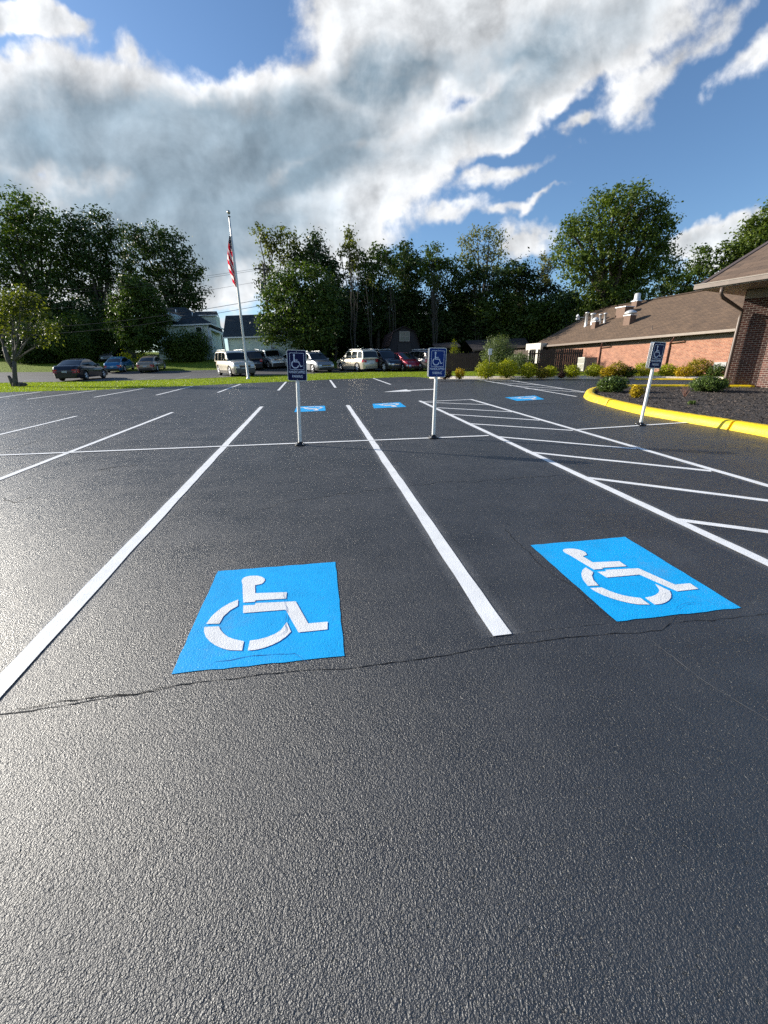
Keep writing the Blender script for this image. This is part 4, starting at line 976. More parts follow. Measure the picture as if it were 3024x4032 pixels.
# ------------------------------------------------------------------ buildings
def m_brick(c1, c2, mortar, name, bw=0.215, rh=0.078):
    def bl(T, b, pos):
        uvn = T.new('ShaderNodeUVMap'); br = T.new('ShaderNodeTexBrick'); T.link(uvn.outputs[0], br.inputs['Vector'])
        br.inputs['Scale'].default_value = 1.0; br.inputs['Brick Width'].default_value = bw; br.inputs['Row Height'].default_value = rh; br.inputs['Mortar Size'].default_value = 0.009
        br.inputs['Mortar Smooth'].default_value = 0.2; br.inputs['Bias'].default_value = 0.1
        br.inputs['Color1'].default_value = (*c1, 1); br.inputs['Color2'].default_value = (*c2, 1); br.inputs['Mortar'].default_value = (*mortar, 1)
        n = T.noise(pos, 3.0, 5, 0.7); hs = T.new('ShaderNodeHueSaturation'); T.link(br.outputs[0], hs.inputs['Color']); T.link(T.mapr(n, 0.3, 0.7, 0.78, 1.18), hs.inputs['Value'])
        T.link(hs.outputs[0], b.inputs['Base Color']); b.inputs['Roughness'].default_value = 0.85
        T.link(T.bump(T.math('SUBTRACT', T.math('MULTIPLY', T.noise(pos, 60, 3), 0.3), br.outputs['Fac']), 0.7, 0.006), b.inputs['Normal'])
    return mat(name, build=bl)
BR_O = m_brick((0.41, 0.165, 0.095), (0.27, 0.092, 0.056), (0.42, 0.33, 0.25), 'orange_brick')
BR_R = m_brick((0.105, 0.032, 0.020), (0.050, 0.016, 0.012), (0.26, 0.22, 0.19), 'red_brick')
def m_shingle(name, c1, c2, c3, bw=0.33, rh=0.145):
    def bl(T, b, pos):
        uvn = T.new('ShaderNodeUVMap'); br = T.new('ShaderNodeTexBrick'); T.link(uvn.outputs[0], br.inputs['Vector'])
        br.inputs['Scale'].default_value = 1.0; br.inputs['Brick Width'].default_value = bw; br.inputs['Row Height'].default_value = rh; br.inputs['Mortar Size'].default_value = 0.007
        br.inputs['Color1'].default_value = (*c1, 1); br.inputs['Color2'].default_value = (*c2, 1); br.inputs['Mortar'].default_value = (*c3, 1)
        n = T.noise(pos, 1.2, 6, 0.75); hs = T.new('ShaderNodeHueSaturation'); T.link(br.outputs[0], hs.inputs['Color']); T.link(T.mapr(n, 0.3, 0.7, 0.8, 1.2), hs.inputs['Value'])
        T.link(hs.outputs[0], b.inputs['Base Color']); b.inputs['Roughness'].default_value = 0.9
        T.link(T.bump(T.math('SUBTRACT', T.math('MULTIPLY', T.noise(pos, 40, 3), 0.7), br.outputs['Fac']), 0.7, 0.012), b.inputs['Normal'])
    return mat(name, build=bl)
SH_B = m_shingle('brown_shingles', (0.155, 0.100, 0.062), (0.105, 0.069, 0.045), (0.058, 0.038, 0.027))
SH_N = m_shingle('near_brown_shingles', (0.16, 0.105, 0.070), (0.10, 0.067, 0.046), (0.03, 0.02, 0.016), 0.9, 0.42)
SH_D = m_shingle('slate_shingles', (0.028, 0.040, 0.046), (0.020, 0.030, 0.035), (0.012, 0.016, 0.02))
SH_K = m_shingle('dark_shingles', (0.045, 0.034, 0.032), (0.030, 0.024, 0.023), (0.012, 0.01, 0.01))
def m_siding(name, c, pitch=0.12):
    def bl(T, b, pos):
        s = T.new('ShaderNodeSeparateXYZ'); T.link(pos, s.inputs[0]); fr = T.math('FRACT', T.math('DIVIDE', s.outputs[2], pitch))
        n = T.noise(pos, 1.5, 4); T.link(T.mix(T.mapr(n, 0.3, 0.7), c, tuple(q * 0.85 for q in c)), b.inputs['Base Color']); b.inputs['Roughness'].default_value = 0.6
        T.link(T.bump(fr, 0.5, 0.02), b.inputs['Normal'])
    return mat(name, build=bl)
MINT = m_siding('mint_siding', (0.70, 0.79, 0.70)); CREAM = m_siding('cream_siding', (0.46, 0.46, 0.38)); NAVYB = m_siding('dark_navy_boards', (0.008, 0.008, 0.018))
TRIM = mat('white_trim', (0.78, 0.80, 0.80), 0.5); BRTR = mat('brown_trim', (0.105, 0.075, 0.058), 0.45); GUT = mat('taupe_gutter', (0.20, 0.155, 0.125), 0.35, coat=0.2)
TAUPE = mat('taupe_soffit', (0.30, 0.26, 0.22), 0.6); GLASS = mat('dark_window_glass', (0.012, 0.015, 0.018), 0.08, spec=0.8, var=0.0)
GALV = mat('galvanised_vent', (0.62, 0.63, 0.64), 0.4, 0.35, var=0.08); VBOX = mat('brown_vent_curb', (0.15, 0.085, 0.055), 0.7); DARKWOOD = mat('dark_stained_wood', (0.020, 0.010, 0.009), 0.8, var=0.35, vscale=3, bump=0.4)
GREYWOOD = mat('weathered_wood', (0.17, 0.125, 0.10), 0.85, var=0.3, vscale=4, bump=0.4)
def V2(a, z): return Vector((a[0], a[1], z))
def wallq(mb, a, b, z0a, z0b, z1, mi=0):
    L = (Vector((b[0] - a[0], b[1] - a[1]))).length
    mb.face([V2(a, z0a), V2(b, z0b), V2(b, z1), V2(a, z1)], uv=[(0, z0a), (L, z0b), (L, z1), (0, z1)], mi=mi)
def slope(mb, pts, mi=0):
    """flat roof face with u along its first edge"""
    e = (pts[1] - pts[0]).normalized(); n = (pts[1] - pts[0]).cross(pts[2] - pts[0]).normalized(); f = n.cross(e)
    mb.face(pts, uv=[((p - pts[0]).dot(e), (p - pts[0]).dot(f)) for p in pts], mi=mi)
def strip_along(mb, a, b, w, h, mi=0, out=Vector((0, 0, 0))):
    """a bar from a to b, w wide, h high, top edge on the line"""
    d = (b - a).normalized(); n = d.cross(Vector((0, 0, 1))).normalized() * w / 2; z = Vector((0, 0, h))
    A = [a - n - z, a + n - z, a + n, a - n]; B = [p + (b - a) for p in A]
    mb.face(A, mi=mi); mb.face(B[::-1], mi=mi)
    for i in range(4): j = (i + 1) % 4; mb.face([A[i], B[i], B[j], A[j]], mi=mi)

# --- long brick building
ZE = 3.5
E0 = Zl(2085, 1366, ZE); E1 = Zl(2885, 1297, ZE); ed_ = (E1 - E0).normalized(); E1 = E1 + ed_ * 6
RZ = 7.0
R0 = Zl(2300, 1227, RZ); foot = E0 + ed_ * (Vector((R0.x, R0.y, ZE)) - E0).dot(ed_); pr = Vector((R0.x, R0.y, ZE)) - foot; hw = pr.length; pr.normalize()
nrm = ed_.cross(R0 - foot).normalized()
R1 = R0 + ed_ * ((E1 - foot).dot(ed_)); K = onplane(2296, 1252, E0, nrm)
kd = (R0 - K).dot(pr); K2 = K + pr * 2 * kd
E0b = E0 + pr * 2 * hw; E1b = E1 + pr * 2 * hw
lb = thing('brick_building', 'long low brick building with brown shingle roof behind the shrubs', 'building', V2(E0, gz(E0.y)))
lo_ = lb.location.copy()
def loc(mb):
    mb.v = [tuple(Vector(p) - lo_) for p in mb.v]; return mb
mb = MB(); slope(mb, [E0, E1, R1, R0, K]); slope(mb, [E1b, E0b, K2, R0, R1]); slope(mb, [E0b, E0, K, K2]); roof = loc(mb).build('roof', SH_B, lb, fix=False)
mb = MB(); mb.face([K, K2, R0]); loc(mb).build('gable_end', VBOX, lb, fix=False)
W0 = E0 + pr * 0.55 + ed_ * 0.8; W1 = E1 + pr * 0.55; W0b = E0b - pr * 0.55 + ed_ * 0.8
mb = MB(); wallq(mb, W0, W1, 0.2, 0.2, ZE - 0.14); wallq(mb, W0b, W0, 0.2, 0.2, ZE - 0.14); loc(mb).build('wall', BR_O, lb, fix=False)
mb = MB(); mb.face([V2(E0, ZE - 0.12), V2(E1, ZE - 0.12), V2(W1 + pr * .1, ZE - 0.12), V2(W0 + pr * .1, ZE - 0.12)]); 
strip_along(mb, V2(W0 - pr * 0.03, ZE - 0.125), V2(W1 - pr * 0.03, ZE - 0.125), 0.06, 0.28); loc(mb).build('soffit', BRTR, lb, fix=False)  # dark brown frieze strip also paints the shadow below the gutter
mb = MB(); strip_along(mb, E0 - pr * 0.06 + Vector((0, 0, 0.03)), E1 - pr * 0.06 + Vector((0, 0, 0.03)), 0.12, 0.15); loc(mb).build('gutter', GUT, lb)
mb = MB(); strip_along(mb, R0 + Vector((0, 0, .06)), R1 + Vector((0, 0, .06)), 0.3, 0.07); loc(mb).build('ridge_cap', SH_B, lb)
for px in (2372, 2655):
    mb = MB()
    P = onplane(px, 1359 - (px - 2120) * 0.0863 + 12, E0, pr); s = (P - E0).dot(ed_)
    a = E0 + ed_ * s + Vector((0, 0, -0.1)); w = a + pr * 0.50 + ed_ * -0.6
    mb.tube([a, a - Vector((0, 0, 0.15)), w - Vector((0, 0, 0.42)), w - Vector((0, 0, 0.6)), V2(w, 0.9)], 0.055, 6)
    loc(mb).build('downspout', mat('maroon_downspout', (0.085, 0.035, 0.032), 0.4), lb)
mb = MB(); P = onplane(2722, 1345, V2(W0, 0), pr)
# roof fittings
def onroof(px, py): return onplane(px, py, E0, nrm)
def vent(base, prof, m=GALV, name='roof_vent', curb=None, label=None):
    b = onroof(*base); mb = MB(); k = depth(b) / FPX
    z0 = 0
    if curb:
        w, h = curb[0] * k, curb[1] * k
        mb.box(b + Vector((0, 0, h / 2 - 0.15)), (w, w, h + 0.3), math.atan2(ed_.y, ed_.x), mi=1); z0 = h
        mb.box(b + Vector((0, 0, h + 0.03)), (w * 1.15, w * 1.15, 0.06), math.atan2(ed_.y, ed_.x), mi=0)
    if prof: mb.lathe([(r * k, z0 + z * k) for r, z in prof], c=tuple(b), n=14)
    loc(mb); o = mb.build(name, [m, VBOX], roof)
    if label: o['label'] = label
vent((2306, 1284), [(8, -6), (5.5, 0), (5, 45), (7, 45), (7, 49), (0.1, 50)], label='tall thin white vent pipe, leftmost')
vent((2331, 1276), [(8, -6), (6, 0), (6, 32), (10, 33), (10, 38), (0.1, 40)], label='wide-capped white vent pipe')
vent((2361, 1273), [(6, -6), (4.5, 0), (4.5, 29), (7, 29), (7, 33), (0.1, 34)])
vent((2380, 1269), [(6, -6), (4.5, 0), (4.5, 29), (7, 29), (7, 33), (0.1, 34)])
vent((2342, 1290), [(10, 0), (10, 4), (13, 5), (11, 12), (5, 17), (0.1, 18)], curb=(20, 20))
vent((2477, 1273), [(12, 0), (12, 6), (23, 7), (20, 14), (10, 20), (0.1, 21)], curb=(30, 27))
vent((2457, 1240), None, curb=(42, 26))
vent((2504, 1206), [(16, 0), (15, 4), (12, 8), (11, 12), (11, 26), (8, 29), (0.1, 29)], curb=(24, 17))
vent((2567, 1298), [(1.6, 0), (1.6, 16), (0.1, 16)], m=BRTR)
mb = MB(); b = onroof(2290, 1270) + Vector((-0.3, 0, 0.45)); mb.tube([b + Vector((0.8, 0, 0)), b], 0.03, 6); mb.tube([b, b + Vector((-0.25, -0.1, 0.18))], [0.10, 0.13], 8); mb.box(b + Vector((-0.12, 0, -0.12)), (0.3, 0.16, 0.16)); loc(mb).build('floodlight', GALV, roof)
mb = MB(); P = onplane(2838, 1440, V2(W0, 0), pr) ; mb.box(P - pr * 0.06, (0.75, 0.14, 0.42), math.atan2(ed_.y, ed_.x)); loc(mb).build('wall_unit', mat('grey_louvre', (0.34, 0.34, 0.34), 0.5), lb)

# --- near brick building
nb_c = G(2846, 1531.5); NZ = 4.35
g0 = Zl(2753, 1125, NZ); g1 = Zl(3024, 1082, NZ); gd = (g1 - g0).normalized(); gn = Vector((-gd.y, gd.x, 0))
if gn.x < 0: gn = -gn
g2 = g1 + gd * 7
nb = thing('brick_building', 'near dark red brick building corner with overhanging roof at the right edge', 'building', V2(nb_c, gz(nb_c.y)))
lo_ = nb.location.copy()
up = (gn + Vector((0, 0, 0.42))).normalized(); pn = gd.cross(up)
h1_ = onplane(3024, 955, g0, pn); hdir = (h1_ - g0).normalized(); h2_ = g0 + hdir * ((h1_ - g0).length * 1.9)
mb = MB(); slope(mb, [g0, g2, h2_ + gd * 6, h2_])
gb = g0 + hdir * 0.001
bk = g0 - gd * 0.0 + Vector((gn.x, gn.y, 0)) * 6
slope(mb, [V2(bk, NZ), g0, h2_]); loc(mb).build('roof', SH_N, nb, fix=False)
mb = MB(); strip_along(mb, g0 + Vector((0, 0, .03)), h2_ + Vector((0, 0, .03)), 0.16, 0.05); loc(mb).build('hip_cap', BRTR, nb)
mb = MB(); o_ = -gn * 0.07
strip_along(mb, g0 + o_ - gd * 0.1 + Vector((0, 0, 0.02)), g2 + o_ + Vector((0, 0, 0.02)), 0.14, 0.15); loc(mb).build('gutter', GUT, nb)
mb = MB(); strip_along(mb, g0 + o_ * 2.05 - gd * 0.1 + Vector((0, 0, 0.035)), g2 + o_ * 2.05 + Vector((0, 0, 0.035)), 0.02, 0.03); strip_along(mb, g0 + o_ * 0.5 - gd * 0.05 + Vector((0, 0, -0.135)), g2 + o_ * 0.5 + Vector((0, 0, -0.135)), 0.05, 0.03); loc(mb).build('gutter_lip', TAUPE, nb)
zs = NZ - 0.14
mb = MB(); mb.face([V2(g0, zs), V2(g2, zs), V2(g2 + gn * 5, zs), V2(g0 + gn * 5, zs)]); loc(mb).build('soffit', TAUPE, nb, fix=False)
c1 = G(2846, 1531.5); c2 = G(2974, 1534.5); c3 = G(3120, 1548); c0 = c1 + Vector((4.2, 3.6, 0))
mb = MB()
for a, b in ((c0, c1), (c1, c2), (c2, c3)): wallq(mb, a, b, gz(a.y) - 0.1, gz(b.y) - 0.1, zs - 0.005)
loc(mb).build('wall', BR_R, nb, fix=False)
mb = MB(); q = V2(c1, zs - 0.02); q2 = V2(c2, zs - 0.02); nn_ = Vector((0, -0.04, 0)); strip_along(mb, q + nn_, q2 + nn_, 0.12, 0.30); loc(mb).build('beam', TAUPE, nb)
mb = MB(); a = onplane(2848, 1132, g0, Vector((-gd.y, gd.x, 0))); a = a + o_; w = V2(c1, 0) + Vector((-0.08, -0.10, 0))
mb.tube([a, a - Vector((0, 0, 0.20)), V2(a + (w - a) * 0.12, NZ - 0.50), V2(w, NZ - 0.86), V2(w, NZ - 1.1), V2(w, gz(w.y) + 0.1), V2(w, gz(w.y) + 0.1) + Vector((-0.02, -0.2, -0.06))], 0.06, 8); loc(mb).build('downspout', BRTR, nb)

# --- houses on the left
def solid(mb, pts, dv, mi=0, uvs=None):
    """polygon given a depth"""
    q = [p + dv for p in pts]; mb.face(pts, mi=mi); mb.face(q[::-1], mi=mi)
    for i in range(len(pts)): j = (i + 1) % len(pts); mb.face([pts[i], q[i], q[j], pts[j]], mi=mi)
def window(parent, p_ll, wdt, hgt, ex, m=TRIM, bars=1, vbars=0):
    ex = Vector(ex).normalized(); nn = Vector((ex.y, -ex.x, 0)); c = p_ll + ex * wdt / 2 + Vector((0, 0, hgt / 2)); M = Matrix((ex, -nn, Vector((0, 0, 1)))).transposed()
    mb = MB(); t = 0.09
    for dz_ in (-hgt / 2, hgt / 2): mb.box(c + Vector((0, 0, dz_)) + nn * 0.04, (wdt + t, 0.08, t), M=M)
    for s in (-1, 1): mb.box(c + ex * s * wdt / 2 + nn * 0.041, (t, 0.08, hgt - t), M=M)
    for k in range(bars): mb.box(c + nn * 0.035 + Vector((0, 0, -hgt / 2 + hgt * (k + 1) / (bars + 1))), (wdt - t, 0.05, t * 0.6), M=M)
    for k in range(vbars): mb.box(c + nn * 0.036 + ex * (-wdt / 2 + wdt * (k + 1) / (vbars + 1)), (t * 0.9, 0.05, hgt - t), M=M)
    mb.v = [tuple(Vector(p) - parent.location) for p in mb.v]; f = mb.build('window', m, parent)
    mb = MB(); mb.box(c + nn * 0.012, (wdt, 0.02, hgt), M=M); mb.v = [tuple(Vector(p) - parent.location) for p in mb.v]; mb.build('pane', GLASS, f)
def house_l():
    global lo_
    e0 = U(600, 1285, 61.8); e1 = U(829, 1273, 60); e2 = U(884, 1302, 68); z = e1.z; e0.z = e1.z = z; e2.z = z
    t = thing('green_house', 'pale green sided house with dark hipped roof behind the arching bush', 'house', V2(e1, gz(60))); lo_ = t.location.copy()
    r0 = U(600, 1212, 66); r1 = U(727, 1209, 66); r1.z = r0.z
    mb = MB(); slope(mb, [e0, e1, r1, r0]); slope(mb, [e1, e2, r1]); e2b = e2 + (e0 - e1); slope(mb, [e2, e2b, r0, r1]); loc(mb).build('roof', SH_D, t, fix=False)
    a = e0 + Vector((0, 0.4, 0)); b = e1 + Vector((-0.45, 0.4, 0)); c = e2 + Vector((-0.5, -0.4, 0)); gb_ = gz(60) - 1
    mb = MB(); wallq(mb, a, b, gb_, gb_, z - 0.03); wallq(mb, b, c, gb_, gb_, z - 0.03); loc(mb).build('wall', MINT, t, fix=False)
    mb = MB(); strip_along(mb, e0, e1 + (e1 - e0).normalized() * 0.1, 0.14, 0.16); strip_along(mb, e1 + Vector((0.02, 0.15, 0)), e2, 0.14, 0.16); loc(mb).build('eave_board', TRIM, t)
    mb = MB(); q = b + Vector((-0.1, -0.1, 0)); mb.tube([q, V2(q, gb_)], 0.06, 6); loc(mb).build('downspout', TRIM, t)
    # porch on the right side
    p0 = U(826, 1290, 60.4); p1 = U(880, 1312, 65.5); zz = p0.z
    mb = MB(); dv = Vector((-2.6, 1.2, 0)) 
    mb.face([p0, p1, p1 + Vector((-1.5, 3.5, 1.3)), e1 + Vector((0, 0.3, -0.2))]); loc(mb).build('porch_roof', SH_D, t, fix=False)
    mb = MB(); strip_along(mb, p0, p1, 0.16, 0.26); loc(mb).build('porch_beam', TRIM, t)
    for px, yy in ((829, 60.5), (877, 65.2)):
        mb = MB(); q = U(px, 1312, yy); k = 0.075; mb.box(V2(q, (zz + gb_) / 2 + 0.0), (0.16, 0.16, zz - gb_ - 0.3)); loc(mb).build('porch_post', TRIM, t)
    mb = MB(); mb.box(V2(U(858, 1380, 64.5), gb_ + 1.1), (2.2, 3.5, 1.3), 0.9); loc(mb).build('porch_floor', BRTR, t)
    mb = MB(); q0, q1 = U(838, 1300, 66.5), U(872, 1300, 69.5); q0.z = q1.z = 0; wallq(mb, q0, q1, gb_, gb_, zz); loc(mb).build('porch_back', mat('dark_shade_plank', (0.02, 0.018, 0.016), 0.8), t, fix=False)  # near-black colour paints the shade of the porch opening
    # dormer
    d0 = U(790, 1243, 63.5); d1 = U(853, 1240, 63.5); d2 = U(864, 1247, 67); dz_ = d1.z
    mb = MB(); lo2 = dz_ - 2.4; wallq(mb, V2(d0, 0) - Vector((1.2, 0, 0)), d1 - Vector((.2, 0, 0)), lo2, lo2, dz_); wallq(mb, d1 - Vector((.2, 0, 0)), V2(d2, 0), lo2, lo2, dz_); loc(mb).build('dormer', MINT, t, fix=False)
    rr0 = U(769, 1227, 65.5); rr1 = U(853, 1224, 65.5); rr1.z = rr0.z
    dd0 = V2(d0 - Vector((1.4, 0.2, 0)), dz_); dd1 = V2(d1 + Vector((.1, -0.2, 0)), dz_); dd2 = V2(d2, dz_)
    mb = MB(); slope(mb, [dd0, dd1, rr1, rr0]); slope(mb, [dd1, dd2, rr1]); strip_along(mb, dd0 - Vector((0, 0, .01)), dd1 - Vector((0, 0, .01)), 0.1, 0.12, 1); loc(mb).build('dormer_roof', [SH_D, TRIM], t, fix=False)
    g_ = U(652, 1255, 60.6); mb = MB(); solid(mb, [U(638, 1262, 60.5), U(682, 1262, 60.5), U(682, 1240, 60.5), U(652, 1228, 60.5), U(638, 1232, 60.5)], Vector((0, 3, 0)));loc(mb).build('dormer', MINT, t)
    mb = MB(); strip_along(mb, U(636, 1224, 60.2), U(684, 1242, 60.2), 0.5, 0.1); loc(mb).build('dormer_roof', TRIM, t)
    pl = (e1 - e0).cross(r0 - e0).normalized()
    for px, py in ((692, 1226), (757, 1238)):
        mb = MB(); q = onplane(px, py, e0, pl); mb.tube([q - Vector((0, 0, .2)), q + Vector((0.02, 0, 0.25))], 0.07, 6); loc(mb).build('roof_vent', TRIM, t)
    window(t, U(776, 1332, 60.35), 0.9, 1.4, (1, -0.1, 0))
house_l()
def house_2():
    global lo_
    e0 = U(877, 1331, 50); e1 = U(1190, 1315, 48.5); z = (e0.z + e1.z) / 2; e0.z = z + 0.0; e1.z = z
    t = thing('low_house', 'low pale green house with tall dark roof behind the flagpole', 'house', V2(e0, gz(50))); lo_ = t.location.copy()
    r0 = U(888, 1243, 54.5); r1 = U(1200, 1228, 53); r1.z = r0.z
    mb = MB(); slope(mb, [e0, e1, r1, r0]); bk_ = Vector((1.0, 9, 0)); slope(mb, [e1 + bk_, e0 + bk_, r0, r1]); loc(mb).build('roof', SH_K if False else SH_D, t, fix=False)
    ex = (e1 - e0).normalized(); a = e0 + ex * 0.5 + Vector((0, 0.35, 0)); b = e1 + Vector((0, 0.35, 0)); gb_ = gz(50) - 1
    mb = MB(); wallq(mb, a, b, gb_, gb_, z - 0.06); wallq(mb, a + Vector((0.8, 8, 0)), a, gb_, gb_, z - 0.06); mb.face([a + Vector((0, 0, 0)), a + Vector((0.8, 8, 0)), r0 + ex * 0.4]); loc(mb).build('wall', MINT, t, fix=False)
    mb = MB(); strip_along(mb, e0, e1, 0.12, 0.13); mb.tube([a + Vector((0, -0.05, 0)), V2(a + Vector((0, -0.05, 0)), gb_)], 0.06, 5); loc(mb).build('eave_board', TRIM, t)
    P = onplane(1039, 1357, a, Vector((ex.y, -ex.x, 0))); window(t, P, 0.62, 0.66, ex, bars=1, vbars=1)
    P = onplane(1073, 1375, a, Vector((ex.y, -ex.x, 0))); mb = MB(); mb.tube([P + Vector((-.15, -.06, 1.6)), P + Vector((0, -.08, -1.2))], 0.035, 6); mb.box(P + Vector((0, -.14, 0)), (0.24, 0.14, 0.45)); loc(mb).build('electric_meter', mat('meter_grey', (0.3, 0.3, 0.3), 0.5), t)
house_2()
def house_3():
    global lo_
    a = U(405, 1322, 63); b = U(470, 1318, 63); t = thing('shaded_house', 'shaded house porch with a white post glimpsed behind the wide bush', 'house', V2(a, gz(63))); lo_ = t.location.copy(); gb_ = gz(63) - 0.3
    mb = MB(); strip_along(mb, a, b, 0.2, 0.14); mb.box(V2(a + (b - a) * 0.5, a.z + 0.0) + Vector((0, 1.2, 0.06)), (2.6, 2.4, 0.1)); loc(mb).build('porch_roof', TRIM, t)
    mb = MB(); mb.tube([U(424, 1326, 63), U(433, 1372, 63), V2(U(436, 1372, 63), gb_)], 0.16, 6); loc(mb).build('porch_post', TRIM, t)
    mb = MB(); mb.box(U(452, 1366, 63), (1.3, 0.08, 0.28)); loc(mb).build('porch_rail', mat('grey_rail', (0.3, 0.3, 0.3), 0.6), t)
    mb = MB(); mb.box(V2(U(440, 1360, 66), gb_ + 2.0), (5, 3, 4.5)); loc(mb).build('wall', mat('dark_shade_plank', (0.02, 0.018, 0.016), 0.8), t)
house_3()
def barn():
    global lo_
    Y = 50; cxp = 1592; P = lambda px, py, yy=Y: U(px, py, yy); gb_ = gz(Y)
    t = thing('gambrel_shed', 'dark navy shed with barn-style roof and white double window', 'shed', V2(P(cxp, 1400), gb_)); lo_ = t.location.copy()
    pro = [P(1533, 1364), P(1548, 1310), P(1590, 1287), P(1634, 1308), P(1652, 1360)]
    fl = [V2(pro[0], gb_ - .1), V2(pro[-1], gb_ - .1)]
    mb = MB(); dv = Vector((-0.9, 5.0, 0)); solid(mb, [fl[0] + Vector((.08, 0, 0))] + [p + Vector((0, 0, -.04)) for p in pro] + [fl[1] - Vector((.08, 0, 0))], dv); loc(mb).build('wall', NAVYB, t)
    mb = MB()
    for a, b in zip(pro, pro[1:]):
        a2, b2 = a + Vector((0, -0.25, 0)), b + Vector((0, -0.25, 0)); slope(mb, [a2, a2 + dv * 1.08, b2 + dv * 1.08, b2]); n_ = Vector((0, 0, 0.08)); slope(mb, [a2 + n_, a2 + dv * 1.08 + n_, b2 + dv * 1.08 + n_, b2 + n_]); mb.face([a2, b2, b2 + n_, a2 + n_])
    loc(mb).build('roof', m_shingle('shed_shingles', (0.085, 0.045, 0.04), (0.06, 0.03, 0.03), (0.02, 0.012, 0.012)), t, fix=False)
    ll = P(1574.5, 1343, Y - 0.01); SW = mat('shed_window_frame', (0.30, 0.28, 0.26), 0.6); window(t, ll, 0.50, 0.95, (1, 0, 0), SW, bars=1); window(t, P(1594, 1343, Y - 0.01), 0.50, 0.95, (1, 0, 0), SW, bars=1)
    mb = MB(); mb.box(V2(P(1592, 1390), gb_ + 1.05) + Vector((0, -0.02, 0)), (1.5, 0.06, 2.1)); loc(mb).build('door', mat('shed_door', (0.012, 0.012, 0.02), 0.6), t)
barn()
def shed(name, label, pts, Y, dep, wallm, drop):
    global lo_
    P = [U(x, y, Y + k) for x, y, k in pts]; t = thing(name, label, 'shed', V2(P[0], gz(Y))); lo_ = t.location.copy()
    mb = MB(); slope(mb, P); slope(mb, [P[3], P[2], P[2] + Vector((0, dep, -1)), P[3] + Vector((0, dep, -1))]); loc(mb).build('roof', SH_K, t, fix=False)
    a, b = P[0] + Vector((.2, .25, -.03)), P[1] + Vector((-.2, .25, -.03)); mb = MB(); g = gz(Y) - .1
    wallq(mb, a, b, g, g, (a.z + b.z) / 2 - 0.1); wallq(mb, a + Vector((0, dep, 0)), a, g, g, a.z - 0.1); wallq(mb, b, b + Vector((0, dep, 0)), g, g, b.z - 0.1); loc(mb).build('wall', wallm, t, fix=False)
    mb = MB(); strip_along(mb, P[0], P[1], 0.08, 0.14); loc(mb).build('fascia', BRTR, t)
DK = mat('near_black_boards', (0.010, 0.008, 0.008), 0.8)
shed('garden_shed', 'small dark shed roof just above the fence beside the middle sign', [(1710, 1367, 0), (1813, 1361, 0), (1797, 1346, 2), (1701, 1354, 2)], 46, 2, DK, 0)
shed('garden_shed', 'long dark shed roof behind the tall feathery bush', [(1861, 1377, 0), (2090, 1362, 0), (2067, 1331, 4), (1832, 1341, 4)], 45, 3, DK, 0)
def whitebox():
    global lo_
    a, b, c = U(2072, 1356, 43.5), U(2130, 1350, 42), U(2173, 1350, 43); t = thing('white_trailer', 'white box trailer top showing above the weathered fence', 'trailer', V2(b, gz(42))); lo_ = t.location.copy(); z = b.z; g = gz(42) + 0.4
    mb = MB(); dv = (c - b) * 1.05; dv.z = 0; A = [V2(a, g), V2(b, g), V2(b, z), V2(a, z)]; solid(mb, A, dv); loc(mb).build('body', mat('white_panel', (0.66, 0.62, 0.54), 0.5), t)
    mb = MB(); e = (dv).normalized(); q = V2(b, z - 0.55) + e * 0.35 + Vector((e.y, -e.x, 0)) * 0.02; mb.box(q + e * 0.35, (0.7, 0.04, 0.35), math.atan2(e.y, e.x)); loc(mb).build('window', GLASS, t)
    mb = MB(); mb.lathe([(0.3, -0.1), (0.33, 0), (0.3, 0.1)], c=tuple(V2(a.lerp(b, 0.5), gz(42) + 0.33) + Vector((0, 0.3, 0))), axis='Y'); loc(mb).build('wheel', BLKP, t)
whitebox()

# --- fences
def fence(name, label, a, b, h, m, gap=0.012, bw=0.14, light=0.0):
    t = thing(name, label, 'fence', a); d = Vector((b.x - a.x, b.y - a.y, 0)); L = d.length; d.normalize(); n = Vector((-d.y, d.x, 0)); rz = math.atan2(d.y, d.x)
    mb = MB(); k = int(L / (bw + gap)); rr = random.Random(5)
    for i in range(k):
        if light and rr.random() < light: continue
        c = d * (bw + gap) * (i + 0.5); z = gz(a.y + c.y) - a.z; hh = h + rr.uniform(-0.03, 0.03); w = bw / 2
        M = [(-w, 0), (w, 0), (w, hh - 0.05), (w * 0.7, hh), (-w * 0.7, hh), (-w, hh - 0.05)]
        f = [c + d * u_ + Vector((0, 0, z + v_)) for u_, v_ in M]; solid(mb, f, n * 0.022)
    mb.build('boards', m, t)
    mb = MB()
    for zz in (0.35, h - 0.35): strip_along(mb, n * 0.05 + Vector((0, 0, zz + 0.1)), d * L + n * 0.05 + Vector((0, 0, zz + 0.1 + gz(b.y) - a.z)), 0.04, 0.09)
    mb.build('rail', m, t)
    for i in range(int(L / 2.4) + 1):
        c = d * min(i * 2.4, L); mb = MB(); mb.box(c + n * 0.12 + Vector((0, 0, h / 2 - 0.05 + gz(a.y + c.y) - a.z)), (0.1, 0.1, h), rz); mb.build('fence_post', m, t)
f0, f1 = G(1752, 1462), G(1885, 1462); hh = U(1800, 1391, f0.y).z - f0.z
fence('board_fence', 'dark board fence behind the middle sign plate', f0, f1, hh, DARKWOOD)
f2, f3 = G(1885, 1462), G(2018, 1461); fence('board_fence', 'dark board fence hidden behind the feathery bush', f2, f3, hh, DARKWOOD)
f4, f5 = G(2018, 1461), G(2079, 1462); fence('board_fence', 'short weathered grey-brown fence panel below the white trailer', f4, f5, U(2050, 1378, f4.y).z - f4.z, GREYWOOD)
